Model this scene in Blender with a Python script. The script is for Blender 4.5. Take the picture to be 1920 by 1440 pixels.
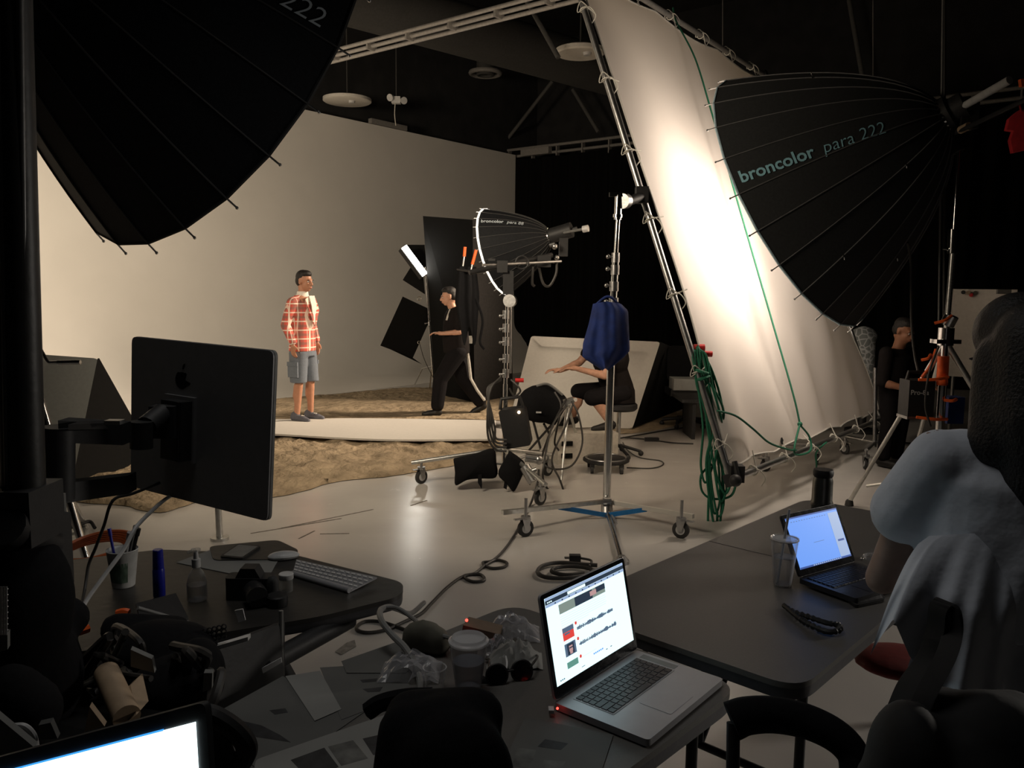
import bpy, bmesh, math, random
import numpy as np
from mathutils import Vector, Matrix, Euler
random.seed(7)
for o in list(bpy.data.objects): bpy.data.objects.remove(o)
S = bpy.context.scene
COL = S.collection
PI = math.pi
V = lambda *a: Vector(a)

# ---------------------------------------------------------------- camera
F_PX, CAM_H, PITCH, ROLL = 1540.0, 1.70, math.radians(6.6), math.radians(0.71)
cF = V(0, math.cos(PITCH), -math.sin(PITCH)); cU0 = V(0, math.sin(PITCH), math.cos(PITCH)); cR0 = V(1, 0, 0)
cR = cR0*math.cos(ROLL) + cU0*math.sin(ROLL); cU = -cR0*math.sin(ROLL) + cU0*math.cos(ROLL)
cam = bpy.data.cameras.new('camera'); cam.sensor_width = 36; cam.lens = F_PX*36/1920; cam.clip_start = 0.05; cam.clip_end = 200
camo = bpy.data.objects.new('camera', cam); COL.objects.link(camo)
camo.matrix_world = Matrix(((cR.x, cU.x, -cF.x, 0), (cR.y, cU.y, -cF.y, 0), (cR.z, cU.z, -cF.z, CAM_H), (0, 0, 0, 1)))
S.camera = camo
EYE = V(0, 0, CAM_H)
def ray(px, py): return cF + cR*((px-960)/F_PX) + cU*((720-py)/F_PX)
def G(px, py, z=0.0):                       # pixel -> point at height z
    d = ray(px, py); return EYE + d*((z-CAM_H)/d.z)
def P(px, py, Y):                           # pixel -> point at depth Y
    d = ray(px, py); return EYE + d*(Y/d.y)
D1 = V(.624, .781, 0); D2 = V(.781, -.624, 0)   # the room's two wall directions
def PL(px, py, s):                          # pixel -> point on the cross plane at distance s along D1
    d = ray(px, py); return EYE + d*(s/d.dot(D1))

# ---------------------------------------------------------------- world, exposure
S.view_settings.view_transform = 'Standard'; S.view_settings.look = 'None'
S.view_settings.gamma = 1; S.view_settings.use_curve_mapping = False; S.view_settings.exposure = 0.0
w = bpy.data.worlds.new('world'); S.world = w; w.use_nodes = True
w.node_tree.nodes['Background'].inputs[0].default_value = (.75, .85, 1, 1); w.node_tree.nodes['Background'].inputs[1].default_value = 0.014

# ---------------------------------------------------------------- lights
def area(name, loc, direction, size, power, col, spread=PI, shape='DISK', size_y=None):
    l = bpy.data.lights.new(name, 'AREA'); l.shape = shape; l.size = size
    if size_y: l.size_y = size_y
    l.energy = power; l.color = col; l.spread = spread
    o = bpy.data.objects.new(name, l); COL.objects.link(o); o.location = loc
    o.rotation_euler = Vector(direction).to_track_quat('-Z', 'Y').to_euler(); return o
RO, RN = V(2.273, 6.787, 2.434), V(.686, -.571, .45).normalized()      # right reflector: rim centre, axis to its apex
LO, LN = V(-1.654, 4.575, 2.912), V(-.546, -.731, .41).normalized()    # left reflector
SO, SN = V(-.16, 7.86, 2.047), V(.905, -.336, .259).normalized()       # small reflector
area('reflector_lamp_right', RO+RN*.30, -RN, 1.0, 78, (1, .84, .68), math.radians(165))
area('reflector_lamp_left', LO+LN*.15, -LN+V(-.25, .25, .12), 1.2, 70, (1, .83, .62), math.radians(130))
area('added_wall_fill', V(-6.3, 6.0, 3.4), V(.02, 1, -.14), 1.3, 145, (1, .82, .60), math.radians(105))  # unseen light added beyond the left edge to brighten the cove wall
area('reflector_lamp_small', SO+SN*.28, -SN, .28, 9, (1, .82, .62), math.radians(150))
area('added_key_fill', V(4.3, 11.8, 4.4), (V(-2.2, 10.0, .6)-V(4.3, 11.8, 4.4)), 1.0, 90, (1, .80, .60), math.radians(50))  # unseen key added behind the silk to brighten walkway and man
area('added_table_fill', V(-.5, 2.1, 3.7), V(.06, 0, -1), 1.3, 6.5, (1, .97, .92), math.radians(125))  # no lamp hangs here: soft fill added to lift the table tops
area('side_lamp_right', V(4.6, 3.7, 1.75), V(-1, -.3, -.26), .5, 13, (1, .92, .82), math.radians(100))

# ---------------------------------------------------------------- materials
MATS = {}
def mat(name, col, rough=.6, metal=0., var=.12, scale=30., bump=.1, spec=.5, emit=None, est=1., trans=0., alpha=None, sheen=0, ior=1.45):
    m = bpy.data.materials.new(name); m.use_nodes = True; MATS[name] = m
    nt = m.node_tree; b = nt.nodes['Principled BSDF']
    b.inputs['Roughness'].default_value = rough; b.inputs['Metallic'].default_value = metal
    b.inputs['Specular IOR Level'].default_value = spec; b.inputs['Transmission Weight'].default_value = trans
    b.inputs['IOR'].default_value = ior
    tc = nt.nodes.new('ShaderNodeTexCoord'); n = nt.nodes.new('ShaderNodeTexNoise'); n.inputs['Scale'].default_value = scale; n.inputs['Detail'].default_value = 4
    nt.links.new(tc.outputs['Object'], n.inputs['Vector'])
    mr = nt.nodes.new('ShaderNodeMapRange'); mr.inputs[1].default_value = .3; mr.inputs[2].default_value = .7; mr.inputs[3].default_value = 1-var; mr.inputs[4].default_value = 1+var
    nt.links.new(n.outputs['Fac'], mr.inputs[0])
    h = nt.nodes.new('ShaderNodeVectorMath'); h.operation = 'SCALE'; h.inputs[0].default_value = col[:3]
    nt.links.new(mr.outputs[0], h.inputs['Scale']); nt.links.new(h.outputs[0], b.inputs['Base Color'])
    if bump:
        bp = nt.nodes.new('ShaderNodeBump'); bp.inputs['Strength'].default_value = bump; bp.inputs['Distance'].default_value = .01
        nt.links.new(n.outputs['Fac'], bp.inputs['Height']); nt.links.new(bp.outputs[0], b.inputs['Normal'])
    if emit:
        b.inputs['Emission Color'].default_value = (*emit, 1); b.inputs['Emission Strength'].default_value = est
    if sheen: b.inputs['Sheen Weight'].default_value = sheen
    return m
mat('cyc', (.70, .68, .65), .85, var=.02, scale=2, bump=0)
mat('dark_room', (.018, .018, .019), .95, var=.3, scale=3)
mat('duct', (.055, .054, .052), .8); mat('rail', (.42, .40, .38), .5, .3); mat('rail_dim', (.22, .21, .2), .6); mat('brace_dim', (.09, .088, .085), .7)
mat('white_panel', (.62, .59, .54), .7, var=.05); mat('drape', (.005, .005, .005), .95, spec=.05); mat('black_cloth', (.009, .009, .010), .95, spec=.1, scale=80)
mat('grey_board', (.30, .31, .30), .8, var=.05); mat('foam_white', (.52, .50, .46), .8, var=.03); mat('foam_black', (.008, .008, .008), .9, spec=.08)
mat('foam_grey', (.03, .028, .027), .85, spec=.1); mat('chrome', (.75, .75, .74), .16, 1., var=.05, bump=0); mat('steel', (.45, .45, .45), .35, 1.); mat('alu', (.62, .62, .6), .32, .9)
mat('black_metal', (.018, .018, .019), .55); mat('black_plastic', (.014, .014, .015), .55); mat('rubber', (.03, .03, .03), .7)
mat('canopy_lit', (.036, .038, .040), .75, var=.12, scale=60, spec=.2); mat('canopy', (.014, .015, .017), .62, var=.15, scale=60, spec=.15); mat('silver', (.75, .75, .75), .35, .9); mat('rib', (.14, .14, .145), .6); mat('rib_dark', (.05, .05, .05), .7)  # canopy_lit is a paler canopy copy with its light put into the colour
mat('rimband', (.55, .75, .85), .5); mat('rim_glow', (.9, .9, .88), .5, emit=(1, .97, .9), est=.9)  # white rim emits, standing in for lamp light leaking past it
mat('letter_blue', (.34, .66, .78), .6, var=.03); mat('letter_pale', (.55, .62, .68), .6, var=.03)
mat('orange', (.85, .13, .02), .5); mat('red', (.55, .02, .02), .5); mat('blue_leg', (.02, .16, .42), .4)
mat('blue_cloth', (.006, .022, .13), .8, var=.3, scale=14, bump=.3); mat('rope', (.01, .13, .07), .7, scale=120, bump=.6); mat('tie', (.6, .58, .52), .8)
mat('cable', (.03, .028, .026), .5); mat('cable_grey', (.16, .16, .155), .5); mat('cable_white', (.5, .5, .5), .5); mat('cable_orange', (.55, .13, .04), .5)
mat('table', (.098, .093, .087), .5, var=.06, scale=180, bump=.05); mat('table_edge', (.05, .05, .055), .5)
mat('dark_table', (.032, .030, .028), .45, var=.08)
mat('laptop_alu', (.36, .36, .38), .42, .4, var=.03, bump=0); mat('bezel', (.006, .006, .008), .15); mat('key', (.012, .012, .016), .45)
mat('laptop_dark', (.04, .04, .045), .4, .3)
mat('paper', (.22, .22, .21), .8, var=.05, scale=8); mat('paper_dim', (.10, .10, .096), .8, var=.08, scale=8); mat('print_dark', (.02, .02, .022), .7, var=.6, scale=25)
mat('print_grey', (.10, .10, .095), .7, var=.5, scale=20)
mat('skin', (.42, .20, .12), .5, var=.06); mat('skin_dark', (.30, .135, .075), .5, var=.06); mat('skin_mid', (.5, .27, .18), .5)
mat('hair', (.01, .008, .007), .55, var=.4, scale=150, bump=.5); mat('shirt_white', (.75, .7, .62), .8)
mat('shorts', (.13, .15, .18), .85, scale=90); mat('shoe', (.10, .10, .12), .8); mat('shoe_black', (.012, .011, .01), .5)
mat('tee_black', (.012, .010, .010), .9, spec=.1); mat('pants_dark', (.010, .009, .010), .9, spec=.1); mat('stripe', (.5, .48, .44), .8)
mat('tee_grey', (.62, .66, .74), .95, var=.06, scale=9, bump=.9); mat('jeans', (.012, .014, .022), .9)
mat('wood', (.35, .26, .17), .6); mat('apple_box', (.5, .47, .41), .7); mat('tan', (.36, .26, .17), .6)
mat('blue_bottle', (.015, .02, .30), .3); mat('label_white', (.5, .5, .5), .6); mat('eye_white', (.6, .58, .55), .3)
mat('red_cloth', (.65, .03, .04), .7); mat('white_plastic', (.5, .5, .5), .4); mat('bag_olive', (.10, .095, .075), .9)
mat('lamp_hot', (1, 1, 1), .5, emit=(1, .95, .85), est=40.); mat('led_red', (1, 0, 0), .5, emit=(1, .03, .02), est=8.); mat('led_warm', (1, .8, .5), .5, emit=(1, .7, .4), est=8.)
mat('scr_white', (0, 0, 0), .3, emit=(.72, .97, 1.0), est=1.3, var=0, bump=0); mat('scr_bar', (0, 0, 0), .3, emit=(.42, .56, .85), est=.8, bump=0)
mat('scr_dark', (0, 0, 0), .3, emit=(.02, .035, .06), est=1, bump=0); mat('scr_grey', (0, 0, 0), .3, emit=(.09, .14, .22), est=1, bump=0)
mat('scr_line', (0, 0, 0), .3, emit=(.62, .75, .76), est=1, bump=0); mat('scr_red', (0, 0, 0), .3, emit=(.75, .06, .05), est=1, bump=0)
mat('scr_pic', (0, 0, 0), .3, emit=(.22, .28, .25), est=1, bump=0); mat('scr_pink', (0, 0, 0), .3, emit=(.5, .3, .3), est=1, bump=0)
mat('scr_blue', (0, 0, 0), .3, emit=(.13, .30, .80), est=1.15, bump=0); mat('scr_blue_dark', (0, 0, 0), .3, emit=(.03, .08, .30), est=1, bump=0)
mat('scr_hot', (0, 0, 0), .3, emit=(.80, .97, 1.0), est=2.6, bump=0)
mat('scr_cyan', (0, 0, 0), .3, emit=(.05, .35, .9), est=1.2, bump=0); mat('scr_green', (0, 0, 0), .3, emit=(.12, .3, .25), est=1, bump=0)

mat('mon_back', (.22, .22, .225), .5, .3, var=.04, bump=0); mat('col_black', (.012, .012, .012), .45); mat('col_highlight', (.10, .10, .10), .4, .4)  # includes the grey that carries the highlights painted down the column
mat('paper_cup', (.6, .6, .58), .7); mat('print_green', (.12, .18, .13), .7, var=.5, scale=40); mat('brown_case', (.14, .10, .07), .6); mat('tape', (.22, .21, .19), .8, var=.3)
mat('scuff', (.16, .14, .12), .7, var=.5, scale=40); mat('rim_clear', (.55, .52, .5), .2); mat('straw', (.4, .42, .46), .4); mat('dark_steel', (.12, .12, .11), .3, .8)
mat('red_dark', (.16, .012, .01), .6); mat('black_leather', (.010, .010, .011), .8); mat('skin_shade', (.30, .20, .16), .6)

def glassy(name, col, amt):
    m = bpy.data.materials.new(name); m.use_nodes = True; MATS[name] = m; nt = m.node_tree; nt.nodes.clear()
    o = nt.nodes.new('ShaderNodeOutputMaterial'); t = nt.nodes.new('ShaderNodeBsdfTransparent'); g = nt.nodes.new('ShaderNodeBsdfPrincipled')
    g.inputs['Base Color'].default_value = (*col, 1); g.inputs['Roughness'].default_value = .12
    x = nt.nodes.new('ShaderNodeMixShader'); fr = nt.nodes.new('ShaderNodeLayerWeight'); fr.inputs[0].default_value = .35
    mr = nt.nodes.new('ShaderNodeMapRange'); mr.inputs[3].default_value = amt; mr.inputs[4].default_value = .85
    nt.links.new(fr.outputs['Facing'], mr.inputs[0]); nt.links.new(mr.outputs[0], x.inputs[0])
    nt.links.new(t.outputs[0], x.inputs[1]); nt.links.new(g.outputs[0], x.inputs[2]); nt.links.new(x.outputs[0], o.inputs[0])
glassy('clear', (.7, .7, .72), .05); glassy('clear_smoke', (.25, .24, .24), .35); glassy('bottle_glass', (.35, .36, .35), .18); glassy('water', (.3, .33, .4), .12)
glassy('plastic_bag', (.34, .34, .36), .45)

def silkmat():
    m = bpy.data.materials.new('silk'); m.use_nodes = True; MATS['silk'] = m; nt = m.node_tree; nt.nodes.clear()
    o = nt.nodes.new('ShaderNodeOutputMaterial'); d = nt.nodes.new('ShaderNodeBsdfDiffuse'); t = nt.nodes.new('ShaderNodeBsdfTranslucent'); x = nt.nodes.new('ShaderNodeMixShader')
    tc = nt.nodes.new('ShaderNodeTexCoord'); n = nt.nodes.new('ShaderNodeTexNoise'); n.inputs['Scale'].default_value = 1.2; n.inputs['Detail'].default_value = 3
    cr = nt.nodes.new('ShaderNodeValToRGB'); cr.color_ramp.elements[0].color = (.58, .54, .52, 1); cr.color_ramp.elements[1].color = (.74, .70, .675, 1)
    nt.links.new(tc.outputs['Object'], n.inputs[0]); nt.links.new(n.outputs[0], cr.inputs[0]); nt.links.new(cr.outputs[0], d.inputs[0])
    t.inputs[0].default_value = (.9, .82, .72, 1); x.inputs[0].default_value = .42
    nt.links.new(d.outputs[0], x.inputs[1]); nt.links.new(t.outputs[0], x.inputs[2]); nt.links.new(x.outputs[0], o.inputs[0])
silkmat()

def floormat():
    m = mat('floor', (.50, .48, .455), .32, var=.08, scale=1.3, bump=.0, spec=.45); nt = m.node_tree; b = nt.nodes['Principled BSDF']
    src = b.inputs['Base Color'].links[0].from_socket
    tc = nt.nodes.new('ShaderNodeTexCoord'); n = nt.nodes.new('ShaderNodeTexNoise'); n.inputs['Scale'].default_value = 2.1; n.inputs['Detail'].default_value = 8; n.inputs['Roughness'].default_value = .68
    mp = nt.nodes.new('ShaderNodeMapping'); mp.inputs['Rotation'].default_value = (0, 0, .35); mp.inputs['Scale'].default_value = (1, 3.2, 1)
    nt.links.new(tc.outputs['Object'], mp.inputs[0]); nt.links.new(mp.outputs[0], n.inputs[0])
    cr = nt.nodes.new('ShaderNodeValToRGB'); cr.color_ramp.elements[0].position = .67; cr.color_ramp.elements[0].color = (1, 1, 1, 1); cr.color_ramp.elements[1].position = .73; cr.color_ramp.elements[1].color = (.45, .40, .36, 1)
    nt.links.new(n.outputs['Fac'], cr.inputs[0])
    mx = nt.nodes.new('ShaderNodeMix'); mx.data_type = 'RGBA'; mx.blend_type = 'MULTIPLY'; mx.inputs[0].default_value = 1
    nt.links.new(src, mx.inputs[6]); nt.links.new(cr.outputs[0], mx.inputs[7]); nt.links.new(mx.outputs[2], b.inputs['Base Color'])
    rr = nt.nodes.new('ShaderNodeMapRange'); rr.inputs[3].default_value = .14; rr.inputs[4].default_value = .34; nt.links.new(n.outputs['Fac'], rr.inputs[0]); nt.links.new(rr.outputs[0], b.inputs['Roughness'])
floormat()

def sandmat():
    m = mat('sand', (.33, .26, .175), .95, var=.3, scale=3.5, bump=.5, spec=.1); nt = m.node_tree; b = nt.nodes['Principled BSDF']
    n = nt.nodes.new('ShaderNodeTexNoise'); n.inputs['Scale'].default_value = 9; n.inputs['Detail'].default_value = 8; tc = nt.nodes.new('ShaderNodeTexCoord')
    nt.links.new(tc.outputs['Object'], n.inputs[0]); bp = nt.nodes.new('ShaderNodeBump'); bp.inputs['Strength'].default_value = 1; bp.inputs['Distance'].default_value = .07
    nt.links.new(n.outputs[0], bp.inputs['Height']); nt.links.new(bp.outputs[0], b.inputs['Normal'])
sandmat()

def plaidmat():
    m = mat('plaid', (.62, .10, .07), .85, var=.05, bump=.05); nt = m.node_tree; b = nt.nodes['Principled BSDF']
    tc = nt.nodes.new('ShaderNodeTexCoord'); mp = nt.nodes.new('ShaderNodeMapping'); mp.inputs['Rotation'].default_value = (0, 0, .55)
    nt.links.new(tc.outputs['Object'], mp.inputs[0]); sp = nt.nodes.new('ShaderNodeSeparateXYZ'); nt.links.new(mp.outputs[0], sp.inputs[0])
    def stripe(sock, period, phase, lo):
        a = nt.nodes.new('ShaderNodeMath'); a.operation = 'MULTIPLY_ADD'; a.inputs[1].default_value = 1/period; a.inputs[2].default_value = phase+50; nt.links.new(sock, a.inputs[0])
        f = nt.nodes.new('ShaderNodeMath'); f.operation = 'FRACT'; nt.links.new(a.outputs[0], f.inputs[0])
        g = nt.nodes.new('ShaderNodeMath'); g.operation = 'LESS_THAN'; g.inputs[1].default_value = lo; nt.links.new(f.outputs[0], g.inputs[0]); return g.outputs[0]
    cur = b.inputs['Base Color'].links[0].from_socket
    for sock, per, ph, lo, colr, f in ((sp.outputs[2], .105, 0, .30, (.16, .12, .10, 1), .55), (sp.outputs[0], .10, .2, .30, (.16, .12, .10, 1), .55), (sp.outputs[1], .10, .2, .2, (.16, .12, .10, 1), .4),
                                    (sp.outputs[2], .105, .4, .14, (.85, .72, .6, 1), .8), (sp.outputs[0], .10, .6, .13, (.85, .72, .6, 1), .8), (sp.outputs[1], .10, .6, .1, (.85, .72, .6, 1), .6)):
        s = stripe(sock, per, ph, lo); k = nt.nodes.new('ShaderNodeMath'); k.operation = 'MULTIPLY'; k.inputs[1].default_value = f; nt.links.new(s, k.inputs[0])
        mx = nt.nodes.new('ShaderNodeMix'); mx.data_type = 'RGBA'; nt.links.new(k.outputs[0], mx.inputs[0]); nt.links.new(cur, mx.inputs[6]); mx.inputs[7].default_value = colr; cur = mx.outputs[2]
    nt.links.new(cur, b.inputs['Base Color'])
plaidmat()

def patternmat():
    m = mat('pattern', (.34, .34, .34), .8); nt = m.node_tree; b = nt.nodes['Principled BSDF']
    v = nt.nodes.new('ShaderNodeTexVoronoi'); v.feature = 'DISTANCE_TO_EDGE'; v.inputs['Scale'].default_value = 14; tc = nt.nodes.new('ShaderNodeTexCoord'); nt.links.new(tc.outputs['Object'], v.inputs[0])
    cr = nt.nodes.new('ShaderNodeValToRGB'); cr.color_ramp.elements[0].color = (.42, .43, .44, 1); cr.color_ramp.elements[1].position = .12; cr.color_ramp.elements[1].color = (.14, .15, .15, 1)
    nt.links.new(v.outputs[0], cr.inputs[0]); nt.links.new(cr.outputs[0], b.inputs['Base Color'])
patternmat()

# ---------------------------------------------------------------- mesh helpers
def frame_of(d):
    d = Vector(d).normalized(); a = d.cross(V(0, 0, 1))
    if a.length < 1e-4: a = V(1, 0, 0)
    a.normalize(); return a, a.cross(d).normalized(), d
class MB:
    def __init__(s): s.v = []; s.f = []
    def add(s, vs, fs):
        n = len(s.v); s.v += [Vector(p) for p in vs]; s.f += [tuple(i+n for i in f) for f in fs]; return s
    def box(s, c, size, ax=None):
        c = Vector(c); ax = ax or (V(1, 0, 0), V(0, 1, 0), V(0, 0, 1)); h = [ax[i]*(size[i]/2) for i in range(3)]
        vs = [c+h[0]*i+h[1]*j+h[2]*k for k in (-1, 1) for j in (-1, 1) for i in (-1, 1)]
        return s.add(vs, [(0, 2, 3, 1), (4, 5, 7, 6), (0, 1, 5, 4), (2, 6, 7, 3), (0, 4, 6, 2), (1, 3, 7, 5)])
    def rings(s, rings, cap=True, closed=True):
        n = len(rings[0]); vs = [p for r in rings for p in r]; fs = []
        for i in range(len(rings)-1):
            for j in range(n if closed else n-1):
                k = (j+1) % n; fs.append((i*n+j, i*n+k, (i+1)*n+k, (i+1)*n+j))
        if cap: fs.append(tuple(range(n-1, -1, -1))); fs.append(tuple((len(rings)-1)*n+j for j in range(n)))
        return s.add(vs, fs)
    def cyl(s, p0, p1, r0, r1=None, seg=14, cap=True):
        r1 = r0 if r1 is None else r1; p0 = Vector(p0); p1 = Vector(p1); a, b, d = frame_of(p1-p0)
        return s.rings([[p+a*(r*math.cos(2*PI*j/seg))+b*(r*math.sin(2*PI*j/seg)) for j in range(seg)] for p, r in ((p0, r0), (p1, r1))], cap)
    def lathe(s, o, d, prof, seg=20, cap=True):
        o = Vector(o); a, b, d = frame_of(d)
        return s.rings([[o+d*h+a*(r*math.cos(2*PI*j/seg))+b*(r*math.sin(2*PI*j/seg)) for j in range(seg)] for h, r in prof], cap)
    def tube(s, pts, r, seg=8, rf=None):
        pts = [Vector(p) for p in pts]; n = len(pts); rings = []; prev = None
        for i, p in enumerate(pts):
            t = (pts[min(i+1, n-1)]-pts[max(i-1, 0)]).normalized()
            if prev is None: a, b, _ = frame_of(t)
            else:
                a = prev-t*prev.dot(t)
                if a.length < 1e-5: a = frame_of(t)[0]
                a.normalize(); b = a.cross(t).normalized()
            prev = a; rr = r*(rf(i/(n-1)) if rf else 1)
            rings.append([p+a*(rr*math.cos(2*PI*j/seg))+b*(rr*math.sin(2*PI*j/seg)) for j in range(seg)])
        return s.rings(rings)
    def ball(s, c, r, ax=None, seg=14, n=8):
        c = Vector(c); r = (r, r, r) if not hasattr(r, '__len__') else r; ax = ax or (V(1, 0, 0), V(0, 1, 0), V(0, 0, 1)); rings = []
        for i in range(n+1):
            th = PI*(i+.02)/(n+.04); rings.append([c+ax[0]*(r[0]*math.sin(th)*math.cos(2*PI*j/seg))+ax[1]*(r[1]*math.sin(th)*math.sin(2*PI*j/seg))+ax[2]*(r[2]*math.cos(th)) for j in range(seg)])
        return s.rings(rings)
    def capsule(s, p0, r0, p1, r1, seg=14):
        p0 = Vector(p0); p1 = Vector(p1); a, b, d = frame_of(p1-p0); L = (p1-p0).length; prof = []
        for i in range(4): t = PI/2*(i+.1)/4; prof.append((-r0*math.cos(t), r0*math.sin(t)))
        prof += [(0, r0), (L, r1)]
        for i in range(1, 5): t = PI/2*i/4*.98; prof.append((L+r1*math.sin(t), r1*math.cos(t)))
        return s.lathe(p0, d, prof, seg)
    def plate(s, pts, off):                       # polygon with thickness vector off
        pts = [Vector(p) for p in pts]; off = Vector(off); n = len(pts)
        vs = pts+[p+off for p in pts]; fs = [tuple(range(n-1, -1, -1)), tuple(range(n, 2*n))]+[(i, (i+1) % n, n+(i+1) % n, n+i) for i in range(n)]
        return s.add(vs, fs)
    def grid(s, fn, nu, nv, th=None):
        vs = [fn(i/nu, j/nv) for j in range(nv+1) for i in range(nu+1)]; fs = [(j*(nu+1)+i, j*(nu+1)+i+1, (j+1)*(nu+1)+i+1, (j+1)*(nu+1)+i) for j in range(nv) for i in range(nu)]
        return s.add(vs, fs)
    def torus(s, c, d, R, r, seg=28, k=8, a0=0, a1=2*PI):
        a, b, _ = frame_of(d); c = Vector(c); full = abs(a1-a0-2*PI) < 1e-6
        pts = [c+a*(R*math.cos(a0+(a1-a0)*i/seg))+b*(R*math.sin(a0+(a1-a0)*i/seg)) for i in range(seg+1)]
        return s.tube(pts, r, k)
def rounded(pts, r, n=5):
    out = []; m = len(pts); pts = [Vector(p) for p in pts]
    for i in range(m):
        p = pts[i]; a = pts[i-1]-p; b = pts[(i+1) % m]-p; rr = min(r, a.length*.45, b.length*.45)
        A = p+a.normalized()*rr; B = p+b.normalized()*rr
        for k in range(n+1):
            t = k/n; out.append(A*(1-t)**2+p*(2*t*(1-t))+B*t*t)
    return out
def spline(pts, n=8):
    pts = [Vector(p) for p in pts]; q = [pts[0]*2-pts[1]]+pts+[pts[-1]*2-pts[-2]]; out = []
    for i in range(1, len(q)-2):
        for k in range(n):
            t = k/n; a, b, c, d = q[i-1:i+3]
            out.append(.5*((2*b)+(-a+c)*t+(2*a-5*b+4*c-d)*t*t+(-a+3*b-3*c+d)*t**3))
    out.append(pts[-1]); return out
def mesh_of(name, mb, m, off=V(0, 0, 0), smooth=True, ang=35):
    me = bpy.data.meshes.new(name); me.from_pydata([tuple(p-off) for p in mb.v], [], mb.f); me.update()
    bm = bmesh.new(); bm.from_mesh(me); bmesh.ops.recalc_face_normals(bm, faces=bm.faces); bm.to_mesh(me); bm.free()
    if m: me.materials.append(MATS[m])
    if smooth:
        me.polygons.foreach_set('use_smooth', [True]*len(me.polygons)); me.set_sharp_from_angle(angle=math.radians(ang))
    return me
def tag(o, label=None, cat=None, group=None, kind=None):
    for k, v_ in (('label', label), ('category', cat), ('group', group), ('kind', kind)):
        if v_: o[k] = v_
    return o
def thing(name, loc, label, cat, group=None):
    o = bpy.data.objects.new(name, None); COL.objects.link(o); o.location = Vector(loc); o.empty_display_size = .1
    return tag(o, label, cat, group)
def rootloc(p):
    l = V(0, 0, 0)
    while p is not None: l = l+Vector(p.location); p = p.parent
    return l
def part(parent, name, mb, m, label=None, kind=None, smooth=True, ang=35):
    me = mesh_of(name, mb, m, rootloc(parent), smooth, ang); o = bpy.data.objects.new(name, me); COL.objects.link(o); o.parent = parent
    return tag(o, label, kind=kind)
def solo(name, mb, m, label, cat, group=None, kind=None, smooth=True, ang=35, struct=False):
    lo = [min(p[i] for p in mb.v) for i in range(3)]; hi = [max(p[i] for p in mb.v) for i in range(3)]
    off = V((lo[0]+hi[0])/2, (lo[1]+hi[1])/2, lo[2]); me = mesh_of(name, mb, m, off, smooth, ang)
    o = bpy.data.objects.new(name, me); COL.objects.link(o); o.location = off
    return tag(o, label, cat, group, kind)
def struct(name, mb, m, smooth=False, label=None):
    me = mesh_of(name, mb, m, V(0, 0, 0), smooth); o = bpy.data.objects.new(name, me); COL.objects.link(o); o['kind'] = 'structure'
    if label: o['label'] = label
    return o
def text_tris(txt, size, bold=0., shear=0., sub=True):
    cu = bpy.data.curves.new('t', 'FONT'); cu.body = txt; cu.size = size; cu.offset = bold; cu.shear = shear; cu.resolution_u = 3; cu.fill_mode = 'FRONT'
    ob = bpy.data.objects.new('t', cu); COL.objects.link(ob); dg = bpy.context.evaluated_depsgraph_get(); dg.update()
    me = bpy.data.meshes.new_from_object(ob.evaluated_get(dg)); bpy.data.objects.remove(ob); bpy.data.curves.remove(cu)
    if sub:
        bm = bmesh.new(); bm.from_mesh(me); bmesh.ops.triangulate(bm, faces=bm.faces)
        for _ in range(4):
            e = [x for x in bm.edges if x.calc_length() > size*.22]
            if not e: break
            bmesh.ops.subdivide_edges(bm, edges=e, cuts=1); bmesh.ops.triangulate(bm, faces=bm.faces)
        bm.to_mesh(me); bm.free()
    v = [tuple(x.co) for x in me.vertices]; f = [tuple(p.vertices) for p in me.polygons]; bpy.data.meshes.remove(me)
    w = max((p[0] for p in v), default=0); return v, f, w
def blob(prims, M, voxel, sm=5):                 # union of solid primitives -> one continuous skin
    mb = MB()
    R3 = M.to_3x3()
    for p in prims:
        k = p[0]
        if k == 'c': mb.capsule(M @ Vector(p[1]), p[2], M @ Vector(p[3]), p[4])
        elif k == 'e':
            ax = p[3] if len(p) > 3 else (V(1, 0, 0), V(0, 1, 0), V(0, 0, 1)); mb.ball(M @ Vector(p[1]), p[2], [R3 @ a for a in ax])
        elif k == 'l':                            # loft: sections (centre, rx, ry)
            rings = []
            for c, rx, ry in p[1]:
                rings.append([M @ (Vector(c)+V(rx*math.cos(2*PI*j/24), ry*math.sin(2*PI*j/24), 0)) for j in range(24)])
            mb.rings(rings)
    me = mesh_of('b', mb, None, V(0, 0, 0), False); ob = bpy.data.objects.new('b', me); COL.objects.link(ob)
    r = ob.modifiers.new('r', 'REMESH'); r.mode = 'VOXEL'; r.voxel_size = voxel; r.use_smooth_shade = True
    if sm: s = ob.modifiers.new('s', 'SMOOTH'); s.factor = .5; s.iterations = sm
    dg = bpy.context.evaluated_depsgraph_get(); dg.update(); nm = bpy.data.meshes.new_from_object(ob.evaluated_get(dg))
    out = MB(); out.v = [v.co.copy() for v in nm.vertices]; out.f = [tuple(q.vertices) for q in nm.polygons]
    bpy.data.objects.remove(ob); bpy.data.meshes.remove(me); bpy.data.meshes.remove(nm); return out
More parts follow.
